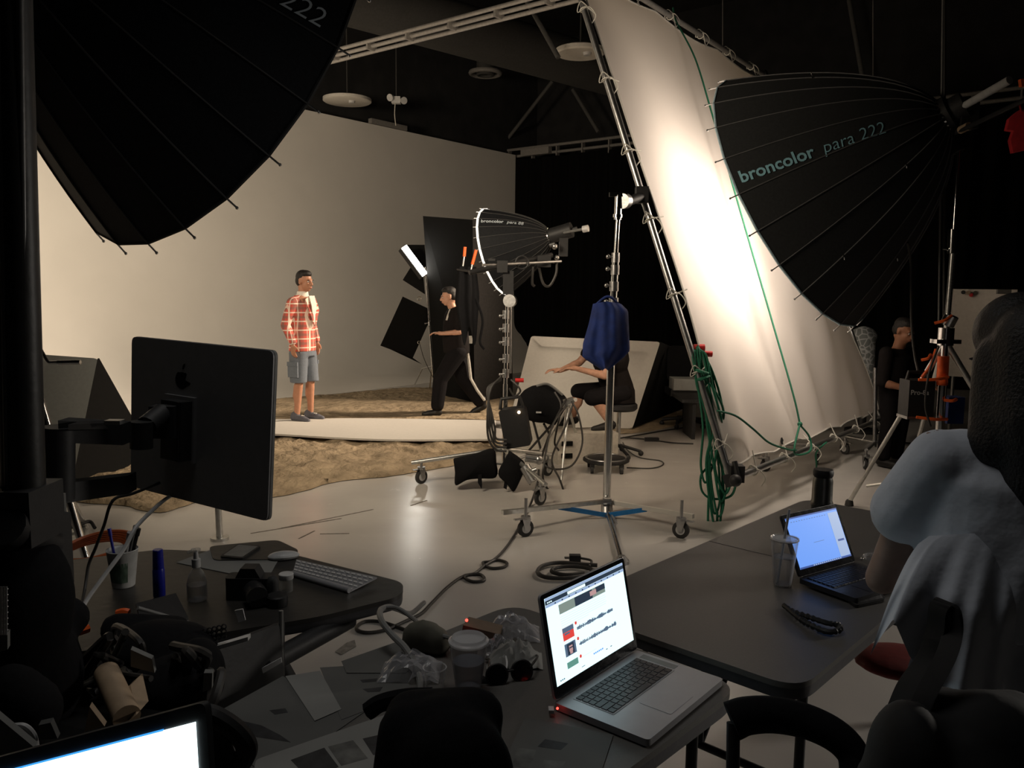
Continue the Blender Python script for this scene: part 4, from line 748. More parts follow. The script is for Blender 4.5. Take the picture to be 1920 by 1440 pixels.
# stripe along the outer side of the near (left) leg and the trailing leg
mb = MB().tube([M @ Vector(p) for p in ((.197, .0, .86), (.182, -.05, .68), (.178, -.10, .49), (.168, -.21, .33), (.163, -.33, .17))], .018, 6).tube([M @ Vector(p) for p in ((-.195, .0, .86), (-.186, .10, .68), (-.182, .22, .50), (-.17, .25, .33), (-.165, .27, .16))], .018, 6)
mb2 = MB().tube([M @ Vector(p) for p in ((-.12, -.085, .84), (-.03, -.13, .70), (.02, -.16, .50), (.03, -.27, .33), (.045, -.38, .17))], .022, 6)
part(root, 'stripe', MB().tube([M @ Vector(p) for p in ((.215, .0, .86), (.207, -.05, .68), (.2, -.10, .49), (.193, -.21, .33), (.188, -.33, .17))], .018, 6), 'stripe'); part(root, 'stripe', MB().tube([M @ Vector(p) for p in ((-.06, -.135, .86), (-.01, -.165, .72), (.0, -.195, .49), (.01, -.285, .33), (.02, -.39, .19))], .022, 6), 'stripe')
for an, d in ((J['anl'], (0, 1, -.05)), (J['anr'], (0, .85, -.5))):
    an = Vector(an); d = Vector(d).normalized(); part(root, 'boot', blob([('c', an+V(0, -.02, .06), .05, an+V(0, -.01, -.02), .05), ('c', an+V(0, -.03, -.035), .047, an+d*.12+V(0, 0, -.04), .040), ('c', an+d*.12+V(0, 0, -.045), .040, an+d*.17+V(0, 0, -.045), .032)], M, .010, 2), 'shoe_black', ang=180)
part(root, 'badge', MB().box(M @ V(-.06, -.175, 1.02), (.05, .02, .10)), 'stripe', label='pale pouch at the belt'); part(root, 'neck_strap', MB().tube([M @ Vector(p) for p in ((-.07, .10, 1.42), (-.12, .14, 1.33), (-.13, .155, 1.28))], .014), 'stripe')
# someone else's red shoes behind him, feet only in view
p = G(852, 741); 
for dx, lb in ((-.06, 'dark red shoe in the shade behind the walking man, the left one'), (.10, 'dark red shoe in the shade behind the walking man, the right one')):
    m_ = figmat((p.x+dx, p.y, 0), (-1, -.6)); solo('shoe', blob([('c', (0, -.06, .05), .045, (0, .1, .035), .038), ('c', (0, -.06, .09), .042, (0, -.04, .1), .04)], m_, .012, 2), 'red', lb, 'shoe', ang=180)

# ---- apple box and seated person
p0, p1 = G(1046, 872), G(1142, 868); d = (p1-p0).normalized(); s_ = V(-d.y, d.x, 0); w_ = .62; hgt = .30
root = thing('wooden_box', (p0+p1)/2, 'white wooden box with two dark hand slots under the seated person', 'box')
c = p0+d*(w_/2)+s_*.18+V(0, 0, hgt/2); part(root, 'case', MB().box(c, (w_, .36, hgt), (d, s_, Z_)), 'apple_box')
fl = p0+V(0, 0, 0); e1 = (G(1014, 850)-p0).normalized()
for z in (.21, .09): part(root, 'hand_slot', MB().box(p0+d*.09+V(0, -.004, z)-s_*.0, (.11, .02, .045), (d, s_, Z_)), 'foam_black')
solo('wooden_box', MB().box(V(.30, 8.75, .17), (.7, .35, .32), (d, s_, Z_)), 'apple_box', 'second pale wooden box behind the padded black bag', 'box')
sx, sy = 1.07, 8.35; M = figmat((sx, sy, 0), (-1, -.25))
J = dict(shr=(.19, .16, 1.15), elr=(.23, .33, .95), wrr=(.12, .57, .88), shl=(-.19, .16, 1.15), ell=(-.24, .22, .86), wrl=(-.15, .50, .93),
         hpr=(.10, -.03, .66), knr=(.14, .36, .66), anr=(.12, .40, .40), hpl=(-.10, -.03, .66), knl=(-.14, .30, .63), anl=(-.14, .05, .40), calfr=(0, -.02, 0), calfl=(0, -.02, 0))
J['anr'] = (.13, .42, .40); J['anl'] = (-.15, .12, .38)
hp, hd = headp((0, .17, 1.36), (-.1, 1, -.15), k=1.02)
body = limbs(J)+hp+[('e', (0, -.02, .66), (.17, .13, .12)), ('c', (0, -.01, .70), .125, (0, .06, .90), .125), ('e', (0, .11, 1.03), (.17, .125, .17)), ('c', (-.13, .15, 1.13), .065, (.13, .15, 1.13), .065), ('c', (0, .14, 1.14), .06, (0, .15, 1.28), .055)]
body += handp(J['wrr'], (0, 1, .1), (0, 0, -1), (-1, 0, 0), .5)+handp(J['wrl'], (.1, 1, 0), (0, 0, -1), (1, 0, 0), .5)
root = thing('person', V(sx, sy, .0), 'person seated in black t-shirt and shorts, arms stretched to the left', 'person')
part(root, 'body', blob(body, M, .009, 3), 'skin_mid', ang=180); faceparts(root, M, hd); part(root, 'hair', blob(hairp(hd, .005), M, .010, 2), 'hair', ang=180)
ts = [('l', [((0, -.03, .56), .19, .165), ((0, -.02, .70), .195, .165)]), ('c', (0, -.02, .68), .165, (0, .07, .92), .16), ('e', (0, .07, 1.0), (.21, .19, .2)), ('c', (-.15, .13, 1.12), .08, (.15, .15, 1.12), .08), ('c', J['shr'], .078, (.215, .25, 1.04), .072), ('c', J['shl'], .078, (-.22, .19, .99), .074)]
part(root, 't_shirt', blob(ts, M, .012, 3), 'tee_black', ang=180)
tr = [('e', (0, -.02, .62), (.185, .16, .10)), ('c', (.10, -.02, .66), .11, (.14, .36, .66), .085), ('c', (-.10, -.02, .66), .11, (-.14, .31, .63), .085)]
part(root, 'shorts', blob(tr, M, .012, 3), 'pants_dark', ang=180)
for an in (J['anr'], J['anl']):
    an = Vector(an); part(root, 'shoe', blob([('c', an+V(0, -.02, -.03), .048, an+V(0, .12, -.06), .038), ('c', an+V(0, .12, -.06), .038, an+V(0, .17, -.065), .030)], M, .010, 2), 'shoe_black', ang=180)
c = V(sx, sy, .53); root = thing('stool', V(sx+.03, sy, 0), 'round black stool under the seated person', 'stool')
part(root, 'seat', MB().lathe(V(sx+.03, sy, .48), Z_, [(0, .17), (.02, .19), (.06, .19), (.075, .17)], 24), 'black_plastic'); part(root, 'column', MB().cyl(V(sx+.03, sy, .48), V(sx+.03, sy, .12), .025), 'chrome')
for j in range(5): an_ = 2*PI*j/5; part(root, 'leg', MB().cyl(V(sx+.03, sy, .12), V(sx+.03+.24*math.cos(an_), sy+.24*math.sin(an_), .05), .016).ball(V(sx+.03+.24*math.cos(an_), sy+.24*math.sin(an_), .03), .028), 'black_plastic')

# ---- padded bag, tripod, dolly, cables in mid floor
c = P(1015, 757, 7.9); root = thing('camera_bag', c+V(0, 0, -.35), 'rounded black padded bag standing on a small folding stool', 'bag')
part(root, 'bag_body', blob([('e', c, (.24, .15, .19)), ('e', c+V(.12, 0, -.04), (.16, .13, .17)), ('c', c+V(-.14, 0, -.06), .11, c+V(.02, 0, .07), .12)], Matrix.Identity(4), .016, 4), 'black_cloth', ang=180)
part(root, 'handle', MB().tube(spline([c+V(-.05, -.05, .18), c+V(.06, -.08, .20), c+V(.2, -.08, .10)]), .012), 'cable_grey'); part(root, 'tag', MB().box(c+V(-.03, -.165, -.06), (.05, .01, .015)), 'label_white')
for a_, b_ in (((1000, 790), (1015, 850)), ((1040, 790), (990, 850)), ((1020, 795), (1045, 845))): part(root, 'stool_leg', MB().cyl(P(a_[0], a_[1], 7.9), G(*b_)+V(0, 0, .02), .012), 'black_metal')
c = P(1066, 752, 7.45); root = thing('tripod', V(c.x, c.y, 0), 'slim tripod with a silver head tangled in black cables', 'tripod')
part(root, 'head', MB().box(c, (.10, .08, .05), (V(.9, 0, .3), Y_, V(-.3, 0, .9))).ball(c+V(-.02, 0, -.04), .04).cyl(c+V(.04, 0, .01), c+V(.06, -.05, .02), .018), 'alu'); 
for q in ((1000, 868), (1052, 905), (1090, 850)): part(root, 'leg', MB().cyl(c+V(0, 0, -.05), G(*q), .014, .010), 'alu')
part(root, 'column', MB().cyl(c, c+V(-.03, 0, -.3), .02), 'alu')
for j, pp in enumerate(([(1062, 748, 7.4), (1040, 790, 7.35), (1018, 850, 7.2), (1022, 872, 7.1), (1045, 880, 7.1), (1075, 870, 7.2), (1092, 830, 7.3), (1085, 780, 7.35), (1072, 752, 7.4)],
        [(1075, 755, 7.4), (1060, 800, 7.3), (1035, 860, 7.1), (1050, 900, 6.9), (1056, 925, 6.9), (1040, 928, 6.9), (1020, 905, 6.9), (1020, 870, 6.9), (1035, 800, 7.2), (1062, 760, 7.4)],
        [(1040, 735, 7.5), (1052, 760, 7.45), (1045, 800, 7.4), (1040, 830, 7.4), (1048, 845, 7.4)])):
    solo('cable', MB().tube(spline([P(*q) for q in pp]), .009), 'cable', ['black cable loop hanging right of the tripod', 'long black cable loop hanging in front of the tripod to the floor', 'short black cable on the tripod head'][j], 'cable')
p = G(1136, 882); root = thing('dolly', p, 'low round wheeled dolly plate on the floor behind the chrome stand', 'dolly')
part(root, 'deck', MB().lathe(V(p.x, p.y, .085), Z_, [(0, .20), (.012, .22), (.03, .22), (.04, .20)], 30), 'black_plastic'); part(root, 'ring', MB().torus(V(p.x, p.y, .12), Z_, .19, .012), 'steel')
for an_ in (.6, 2.4, 3.9, 5.4):
    q = V(p.x+.2*math.cos(an_), p.y+.2*math.sin(an_), .035); o = part(root, 'caster', MB().box(q+V(0, 0, .035), (.04, .04, .04)), 'black_plastic'); part(o, 'wheel', MB().cyl(q-V(.014, 0, 0), q+V(.014, 0, 0), .035, seg=18), 'rubber')
for j, pp in enumerate(([(1175, 877), (1220, 878), (1242, 872), (1238, 864), (1200, 858), (1178, 845), (1168, 830)], [(1168, 820), (1215, 824), (1260, 830), (1300, 832)], [(1160, 822), (1200, 815), (1240, 808), (1280, 802)])):
    solo('floor_cable', MB().tube(spline([G(x, y, .01) for x, y in pp]), .008 if j else .006), 'cable', ['thin cable curling on the floor right of the dolly', 'black cable with connectors lying on the floor towards the frame', 'thin cable running back over the floor under the white board'][j], 'cable')
solo('connector', MB().box(G(1222, 824, .02), (.16, .05, .04)), 'black_plastic', 'black plug box on the cable on the floor near the white board', 'connector')
for x, y in ((1052, 818), ): pass
# office chair base and white box in the dark, right of the board
p = G(1283, 800); root = thing('office_chair', p, 'dark office chair with pale seat box in shadow left of the fabric frame', 'chair')
part(root, 'seat', MB().box(p+V(0, 0, .45), (.45, .42, .08)), 'black_plastic'); part(root, 'backrest', MB().plate(rounded([p+V(-.2, .2, .55), p+V(.2, .2, .55), p+V(.2, .25, 1.0), p+V(-.2, .25, 1.0)], .08), V(0, .05, 0)), 'black_cloth'); part(root, 'column', MB().cyl(p+V(0, 0, .1), p+V(0, 0, .42), .03), 'black_metal')
for j in range(5): an_ = 2*PI*j/5+.4; q = p+V(.28*math.cos(an_), .28*math.sin(an_), .08); part(root, 'leg', MB().cyl(p+V(0, 0, .12), q, .02).ball(q-V(0, 0, .045), .032), 'black_plastic')
solo('storage_box', MB().box(p+V(0, -.1, .56+.0)*1.0, (.40, .30, .14)), 'grey_board', 'pale box resting on the seat of the dark office chair', 'box')
# whiteboard
a, b = P(1786, 542, 9.6), P(1908, 543, 9.2); root = thing('whiteboard', V((a.x+b.x)/2, a.y, .2), 'white pinboard with coloured magnets in the dark behind the right-hand person', 'board')
part(root, 'panel', MB().plate([a, b, V(b.x, b.y, .75), V(a.x, a.y, .75)], V(0, .03, 0)), 'white_panel'); part(root, 'leg', MB().cyl(V(a.x+.1, a.y+.03, 0), V(a.x+.1, a.y+.03, .8), .02), 'steel'); part(root, 'leg', MB().cyl(V(b.x-.1, b.y+.03, 0), V(b.x-.1, b.y+.03, .8), .02), 'steel')
for x, y, m_ in ((1806, 548, 'black_plastic'), (1816, 549, 'tan'), (1821, 553, 'red'), (1829, 549, 'bag_olive'), (1844, 549, 'bag_olive')): part(root, 'magnet', MB().cyl(P(x, y, 9.5), P(x, y, 9.42), .022), m_)
part(root, 'clip_strip', MB().box(P(1888, 547, 9.25), (.22, .03, .05)), 'cable_grey')
# patterned roll
a, b = P(1620, 728, 10.0), P(1620, 612, 10.0); root = thing('patterned_cushion', V(a.x, a.y, 0), 'tall grey patterned padded chair back behind the edge of the fabric frame', 'chair')
part(root, 'cover', blob([('c', a+V(-.02, 0, .05), .135, b+V(.0, 0, -.14), .145), ('e', b+V(0, 0, -.12), (.17, .13, .12))], Matrix.Identity(4), .02, 3), 'pattern', ang=180); part(root, 'base', MB().cyl(V(a.x, a.y, 0), V(a.x, a.y, a.z), .05).cyl(V(a.x, a.y, 0), V(a.x, a.y, .04), .2), 'black_metal')
# person in the dark at right
sx, sy = 3.75, 8.0; M = figmat((sx, sy, 0), (.6, -1)); zt = P(1718, 600, sy).z
hp, hd = headp((0, .06, zt-.11), (0, 1, -.3)); z0 = zt-1.70
J = dict(shr=(.19, .02, 1.38+z0), elr=(.24, .03, 1.10+z0), wrr=(.12, .25, 1.05+z0), shl=(-.19, .02, 1.38+z0), ell=(-.24, .03, 1.10+z0), wrl=(-.12, .25, 1.08+z0), hpr=(.09, 0, .86), knr=(.10, .03, .47), anr=(.1, 0, .08), hpl=(-.09, 0, .86), knl=(-.1, .03, .47), anl=(-.1, 0, .08))
body = limbs(J)+hp+[('e', (0, 0, .9), (.16, .12, .12)), ('c', (0, 0, .92), .12, (0, 0, 1.15+z0), .12), ('e', (0, 0, 1.25+z0), (.17, .12, .19)), ('c', (-.13, 0, 1.37+z0), .06, (.13, 0, 1.37+z0), .06), ('c', (0, 0, 1.36+z0), .06, (0, .04, zt-.17), .054)]+handp(J['wrr'], (-.2, 1, 0), (0, 0, -1), (-1, 0, 0))+handp(J['wrl'], (.2, 1, 0), (0, 0, -1), (1, 0, 0))
root = thing('person', V(sx, sy, 0), 'person in dark clothes standing in the shade behind the chrome reflector stand', 'person')
part(root, 'body', blob(body, M, .010, 3), 'skin_dark', ang=180); faceparts(root, M, hd); part(root, 'hair', blob(hairp(hd, .004), M, .011, 2), 'hair', ang=180)
part(root, 'shirt', blob([('l', [((0, 0, .84), .19, .15), ((0, 0, 1.1), .185, .145), ((0, 0, 1.34+z0), .18, .12), ((0, 0, 1.42+z0), .11, .08)]), ('c', (-.14, 0, 1.36+z0), .07, (.14, 0, 1.36+z0), .07), ('c', J['shr'], .07, J['elr'], .055), ('c', J['shl'], .07, J['ell'], .055)], M, .013, 3), 'tee_black', ang=180)
part(root, 'trousers', blob([('e', (0, 0, .88), (.175, .14, .12)), ('c', (.09, 0, .84), .1, J['knr'], .075), ('c', J['knr'], .075, (.1, 0, .12), .065), ('c', (-.09, 0, .84), .1, J['knl'], .075), ('c', J['knl'], .075, (-.1, 0, .12), .065)], M, .013, 3), 'pants_dark', ang=180)
for s in (1, -1): part(root, 'shoe', blob([('c', (.1*s, -.03, .05), .045, (.1*s, .15, .04), .036)], M, .012, 2), 'shoe_black', ang=180)
solo('equipment_table', MB().box(V(2.6, 9.6, .45), (1.3, .6, .04)).box(V(2.1, 9.6, .22), (.04, .5, .44)).box(V(3.1, 9.6, .22), (.04, .5, .44)), 'black_plastic', 'low dark table behind the fabric frame', 'table')
# ================================================================= WORK TABLES IN FRONT
A1, B1 = V(.676, .737, 0), V(-.737, .676, 0)
def table_top(root, corners, th, r, m, me_='table_edge'):
    pl = rounded(corners, r, 8); part(root, 'tabletop', MB().plate(pl, V(0, 0, -th*.35)), m)
    c = sum(pl, V(0, 0, 0))/len(pl); part(root, 'edge', MB().plate([c+(p-c)*.997+V(0, 0, -th*.35) for p in pl], V(0, 0, -th*.65)), me_)
def fold_leg(root, p, axis, wid, z=.70, m='black_metal'):
    for s in (-1, 1):
        q = p+axis*(wid/2*s); part(root, 'leg', MB().cyl(V(q.x, q.y, z), V(q.x, q.y, .02), .014), m); part(root, 'foot', MB().cyl(V(q.x, q.y, .03), V(q.x, q.y, 0), .019), 'rubber')
    part(root, 'leg_bar', MB().cyl(V(*(p-axis*wid/2).xy, .35), V(*(p+axis*wid/2).xy, .35), .012), m)
    part(root, 'leg_brace', MB().cyl(V(*p.xy, .35), V(*(p+axis.cross(Z_)*.3).xy, .69), .008).cyl(V(*p.xy, .35), V(*(p-axis.cross(Z_)*.001).xy, .69), .008), m)
T2 = V(.71, 1.903, .74); root = thing('folding_table', V(T2.x, T2.y, 0)+A1*.9+B1*.38, 'grey folding table on the right, with water cup and open laptop on it', 'table', 'grey plastic folding tables')
table_top(root, [T2, T2+A1*1.83, T2+A1*1.83+B1*.76, T2+B1*.76], .045, .09, 'table')
part(root, 'fold_seam', MB().box(T2+A1*.915+B1*.38+V(0, 0, .0004), (.004, .755, .0012), (A1, B1, Z_)), 'table_edge')
fold_leg(root, T2+A1*.22+B1*.38, B1, .6); fold_leg(root, T2+A1*1.6+B1*.38, B1, .6)
T1 = V(.572, 1.915, .74); root = thing('folding_table', V(T1.x, T1.y, 0)-A1*.9+B1*.38, 'grey folding table in front, covered with papers and an open silver laptop', 'table', 'grey plastic folding tables')
table_top(root, [T1, T1-A1*1.83, T1-A1*1.83+B1*.76, T1+B1*.76], .045, .09, 'table')
part(root, 'fold_seam', MB().box(T1-A1*.915+B1*.38+V(0, 0, .0004), (.004, .755, .0012), (A1, B1, Z_)), 'table_edge')
fold_leg(root, T1-A1*.16+B1*.36, B1, .64); fold_leg(root, T1-A1*1.6+B1*.38, B1, .6)
# left worktop on a black cart
pg = [(558, 1036), (700, 1072), (762, 1094), (748, 1125), (640, 1150), (600, 1153), (420, 1188), (60, 1230), (40, 1062), (110, 1045), (300, 1028)]
pg = [(552, 1040), (758, 1092), (752, 1118), (600, 1156), (380, 1192), (40, 1235), (30, 1062), (300, 1030)]
root = thing('work_table', G(400, 1120, .74)-V(0, 0, .74), 'dark worktop at the left holding keyboard, bottles and pen cup', 'table')
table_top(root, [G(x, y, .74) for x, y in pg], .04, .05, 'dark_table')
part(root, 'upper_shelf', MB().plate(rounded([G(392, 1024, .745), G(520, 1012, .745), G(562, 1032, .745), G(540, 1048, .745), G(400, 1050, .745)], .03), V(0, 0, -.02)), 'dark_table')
a, b = G(648, 1150, .68), G(500, 1232, .40)
bt = V(-.72, 2.05, .02); part(root, 'cross_leg', MB().cyl(P(655, 1160, 2.42), P(500, 1245, 2.15), .030), 'black_metal'); part(root, 'cross_leg', MB().cyl(G(480, 1170, .70), V(-.55, 2.6, .04), .03), 'black_metal'); part(root, 'cross_leg', MB().cyl(G(200, 1150, .70), V(-1.5, 2.3, .03), .03), 'black_metal'); part(root, 'bracket', MB().box(P(640, 1156, 2.4), (.06, .04, .03)), 'black_metal')

# ================================================================= LAPTOPS
def laptop(root, hl, a, W_, Dp, tilt, m, seg, content=None, keys=True, hgt=None, th=.016, scr='scr_white'):
    a = Vector(a).normalized(); fr_ = V(a.y, -a.x, 0); z0 = hl.z; O_ = hl
    L = lambda u, v, z=0: O_+a*u+fr_*v+V(0, 0, z)
    base = MB().plate(rounded([L(0, 0), L(W_, 0), L(W_, Dp), L(0, Dp)], .012, 4), V(0, 0, -th)); part(root, 'base', base, m)
    up = (Z_*math.cos(tilt)-fr_*math.sin(tilt)).normalized(); nrm = a.cross(up).normalized(); nrm = nrm if nrm.dot(fr_) > 0 else -nrm
    H_ = hgt or Dp; Sx = lambda u, v, o=0: O_+a*u+up*v+nrm*o+fr_*.004+V(0, 0, .004)
    lid = part(root, 'lid', MB().plate(rounded([Sx(0, 0), Sx(W_, 0), Sx(W_, H_), Sx(0, H_)], .012, 4), -nrm*.007), m if m != 'laptop_alu' else 'laptop_alu')
    part(lid, 'bezel', MB().plate(rounded([Sx(.001, .001), Sx(W_-.001, .001), Sx(W_-.001, H_-.001), Sx(.001, H_-.001)], .011, 4), nrm*.0012), 'bezel')
    bx, bb, bt_ = seg; x0, x1, y0, y1 = bx, W_-bx, bb, H_-bt_
    part(lid, 'screen', MB().plate([Sx(x0, y0, .0012), Sx(x1, y0, .0012), Sx(x1, y1, .0012), Sx(x0, y1, .0012)], nrm*.0006), scr)
    part(root, 'hinge', MB().cyl(L(.03, -.003, .004), L(W_-.03, -.003, .004), .006), 'bezel')
    def q(u0, v0, u1, v1, o=.0022, fn=None):     # screen rectangle in 0..1
        f = lambda u, v: Sx(x0+(x1-x0)*u, y0+(y1-y0)*v, o); return [f(u0, v0), f(u1, v0), f(u1, v1), f(u0, v1)]
    if content: content(lid, q, nrm, Sx, (x0, x1, y0, y1))
    if keys:
        kx0, kx1, ky0, ky1 = keys['box']; rows, cols = 6, 14; cw = (kx1-kx0)/cols; rh = (ky1-ky0)/rows
        part(root, 'keyboard_well', MB().plate([L(kx0-.003, ky0-.003, .0004), L(kx1+.003, ky0-.003, .0004), L(kx1+.003, ky1+.003, .0004), L(kx0-.003, ky1+.003, .0004)], V(0, 0, .0006)), keys['well'])
        if keys.get('join'):
            mb = MB()
            for r_ in range(rows):
                for c_ in range(cols): mb.box(L(kx0+cw*(c_+.5), ky0+rh*(r_+.5), .002), (cw*.84, rh*.84, .002), (a, fr_, Z_))
            part(root, 'keys', mb, 'key', kind='stuff', smooth=False)
        else:
            me = {}
            for r_ in range(rows):
                c_ = 0
                while c_ < cols:
                    w_ = 1
                    if r_ == 5 and c_ == 4: w_ = 5
                    if r_ in (1, 2, 3, 4) and c_ == 0 and r_ > 2: w_ = 2
                    if r_ == 4 and c_ == 12: w_ = 2
                    ce = L(kx0+cw*(c_+w_/2), ky0+rh*(r_+.5), .002)
                    if w_ not in me: me[w_] = mesh_of('key', MB().box(V(0, 0, 0), (cw*(w_-.16), rh*.84, .002), (a, fr_, Z_)), 'key', smooth=False)
                    o = bpy.data.objects.new('key', me[w_]); COL.objects.link(o); o.parent = root; o.location = ce-rootloc(root); c_ += w_
        if keys.get('pad'):
            u0, u1, v0, v1 = keys['pad']; part(root, 'trackpad', MB().plate(rounded([L(u0, v0, .0002), L(u1, v0, .0002), L(u1, v1, .0002), L(u0, v1, .0002)], .005, 3), V(0, 0, .0005)), keys.get('padm', m))
    return L
def content1(lid, q, n, Sx, b):
    t = n*.0004
    def R(name, m, rects, o=.0022, kind=None):
        mb = MB()
        for r_ in rects: mb.plate(q(*r_, o), t)
        return part(lid, name, mb, m, smooth=False, kind=kind)
    R('title_bar', 'scr_dark', [(0, .925, 1, .972)]); R('menu_bar', 'scr_bar', [(0, .974, 1, 1)]); R('address_field', 'scr_white', [(.26, .933, .48, .965)], .0028); R('bookmark_bar', 'scr_bar', [(0, .893, 1, .922)])
    R('window_buttons', 'scr_white', [(.02+i*.02, .94, .033+i*.02, .953) for i in range(3)], .0028)
    R('toolbar_marks', 'scr_dark', [(.1+i*.083, .90, .115+i*.083, .914) for i in range(11)], .0028, 'stuff')
    R('photo', 'scr_pic', [(.14, .755, .72, .865)]); R('photo_dark', 'scr_dark', [(.33, .757, .55, .863), (.60, .80, .72, .863)], .0028); R('photo_light', 'scr_pink', [(.52, .79, .60, .845)], .0034)
    R('text_lines', 'scr_line', [(.14, .72-i*.026, .72-(.25 if i == 5 else random.random()*.03), .724-i*.026) for i in range(6)]+[(.3, .50, .5, .503), (.34, .32, .52, .323), (.3, .16, .5, .163)], kind='stuff')
    for i, (y, m_) in enumerate(((.44, 'scr_red'), (.255, 'scr_grey'), (.12, 'scr_green'))):
        R('thumbnail', m_, [(.14, y, .27, y+.145 if i < 2 else y+.07)])
        pp = [Sx(b[0]+(b[1]-b[0])*.305+.0042*math.cos(k), b[2]+(b[3]-b[2])*(y+.135-(.075 if i == 2 else 0))+.0042*math.sin(k), .0022) for k in [j*PI/6 for j in range(12)]]; part(lid, 'play_button', MB().plate(pp, t), 'scr_red', smooth=False)
    R('thumbnail_top', 'scr_grey', [(.14, .53, .27, .585), (.16, .50, .22, .52)], .0028)
    R('thumbnail_face', 'scr_pink', [(.185, .30, .225, .365), (.19, .27, .22, .30)], .0034); R('thumbnail_hair', 'scr_dark', [(.165, .265, .245, .39), (.19, .325, .222, .337)], .0028); R('sunglasses', 'scr_dark', [(.185, .335, .225, .348)], .004)
    for y, u1 in ((.50, .78), (.315, .80)):
        rc = []; rn = random.Random(int(y*100))
        for k in range(70):
            u = .31+(u1-.31)*k/70; h_ = .010+.022*rn.random()+.006*math.sin(k*.3); rc.append((u, y-h_*.5, u+(u1-.31)/70*.8, y+h_))
        R('waveform', 'scr_grey', rc, kind='stuff')
    R('icon_row', 'scr_blue', [(.46+i*.022, .11, .475+i*.022, .128) for i in range(6)]); R('small_marks', 'scr_grey', [(.04+i*.02, .035, .052+i*.02, .05) for i in range(3)]+[(.30, .05, .34, .056), (.62, .08, .64, .09), (.68, .085, .70, .095)])
rt1 = thing('laptop', V(.25, 1.95, .742), 'open silver laptop with bright web page, on the front table', 'laptop')
laptop(rt1, V(.105, 1.787, .760), V(.632, .775, 0), .364, .247, math.radians(12), 'laptop_alu', (.013, .028, .012), content1, dict(box=(.044, .320, .028, .132), well='laptop_alu', pad=(.125, .235, .15, .232)), hgt=.243)
part(rt1, 'charging_plug', MB().box(V(.098, 1.765, .753), (.012, .02, .008)), 'white_plastic'); part(rt1, 'charge_light', MB().ball(V(.112, 1.763, .758), .0028), 'led_red')
part(rt1, 'speaker_grille', MB().plate([V(.105, 1.787, .7603)+V(.632, .775, 0)*.33+V(.775, -.632, 0)*.03, V(.105, 1.787, .7603)+V(.632, .775, 0)*.352+V(.775, -.632, 0)*.03, V(.105, 1.787, .7603)+V(.632, .775, 0)*.352+V(.775, -.632, 0)*.13, V(.105, 1.787, .7603)+V(.632, .775, 0)*.33+V(.775, -.632, 0)*.13], V(0, 0, .0003)), 'cable_grey')
def content2(lid, q, n, Sx, b):
    t = n*.0004
    def R(name, m, rects, o=.0022, kind=None):
        mb = MB()
        for r_ in rects: mb.plate(q(*r_, o), t)
        return part(lid, name, mb, m, smooth=False, kind=kind)
    R('menu_bar', 'scr_blue_dark', [(0, .97, 1, 1)]); R('dock', 'scr_blue_dark', [(0, 0, 1, .035)]); R('dock_icons', 'scr_bar', [(.25+i*.04, .008, .275+i*.04, .028) for i in range(14)], .0028, 'stuff')
    R('toolbar_marks', 'scr_grey', [(.08+i*.05, .90, .10+i*.05, .912) for i in range(14)], kind='stuff'); R('side_panel', 'scr_bar', [(.80, .04, .99, .93)]); R('blue_button', 'scr_blue_dark', [(.84, .34, .96, .38)], .0028); R('text_line', 'scr_grey', [(.38, .43, .58, .437)], .0028)
h2 = G(1497, 1084, .765); rt2 = thing('laptop', V(1.15, 2.7, .742), 'open dark laptop with blue-lit screen, on the right-hand table', 'laptop')
laptop(rt2, h2, V(.83, .55, 0), .304, .212, math.radians(25), 'laptop_dark', (.014, .022, .014), content2, dict(box=(.022, .282, .02, .12), well='bezel', join=True, pad=(.09, .21, .13, .2), padm='laptop_dark'), scr='scr_blue', hgt=.207)
# monitor-sized laptop at the lower left
tr_, tl_ = P(385, 1316, .88), P(-120, 1452, .98)
ax_ = (tr_-tl_).normalized(); dn = (-Z_+ax_*ax_.z*1.0).normalized(); dn = (P(400, 1560, .86)-tr_).normalized(); nr = ax_.cross(dn).normalized(); nr = nr if nr.dot(EYE-tr_) > 0 else -nr
Wd = (tr_-tl_).length; root = thing('laptop', V(*((tr_+tl_)/2).xy, .745), 'glaring white screen with thick dark bezel in the lower left corner', 'laptop')
SX = lambda u, v, o=0: tl_+ax_*u+dn*v+nr*o
part(root, 'lid', MB().plate(rounded([SX(0, 0), SX(Wd, 0), SX(Wd, .26), SX(0, .26)], .012), -nr*.01), 'black_plastic'); lid = root.children[0]
part(root, 'screen', MB().plate([SX(.02, .019, .001), SX(Wd-.014, .019, .001), SX(Wd-.014, .24, .001), SX(.02, .24, .001)], nr*.001), 'scr_hot'); part(root, 'screen_edge_glow_line', MB().plate([SX(.02, .0175, .001), SX(Wd-.06, .0175, .001), SX(Wd-.06, .0195, .001), SX(.02, .0195, .001)], nr*.0014), 'scr_cyan', label='blue title strip')
bl = SX(0, .26); br_ = SX(Wd, .26); fv = V(ax_.y, -ax_.x, 0).normalized(); bl.z = max(bl.z, .775); 
part(root, 'base', MB().plate([V(bl.x, bl.y, .765), V(br_.x, br_.y, .765), V(br_.x, br_.y, .765)+fv*.24, V(bl.x, bl.y, .765)+fv*.24], V(0, 0, -.018)), 'laptop_alu')
part(root, 'hinge', MB().cyl(V(bl.x, bl.y, .768), V(br_.x, br_.y, .768), .008).plate([SX(.1, .25), SX(Wd-.1, .25), V(br_.x, br_.y, .768)-ax_*.1, V(bl.x, bl.y, .768)+ax_*.1], -nr*.008), 'black_plastic')

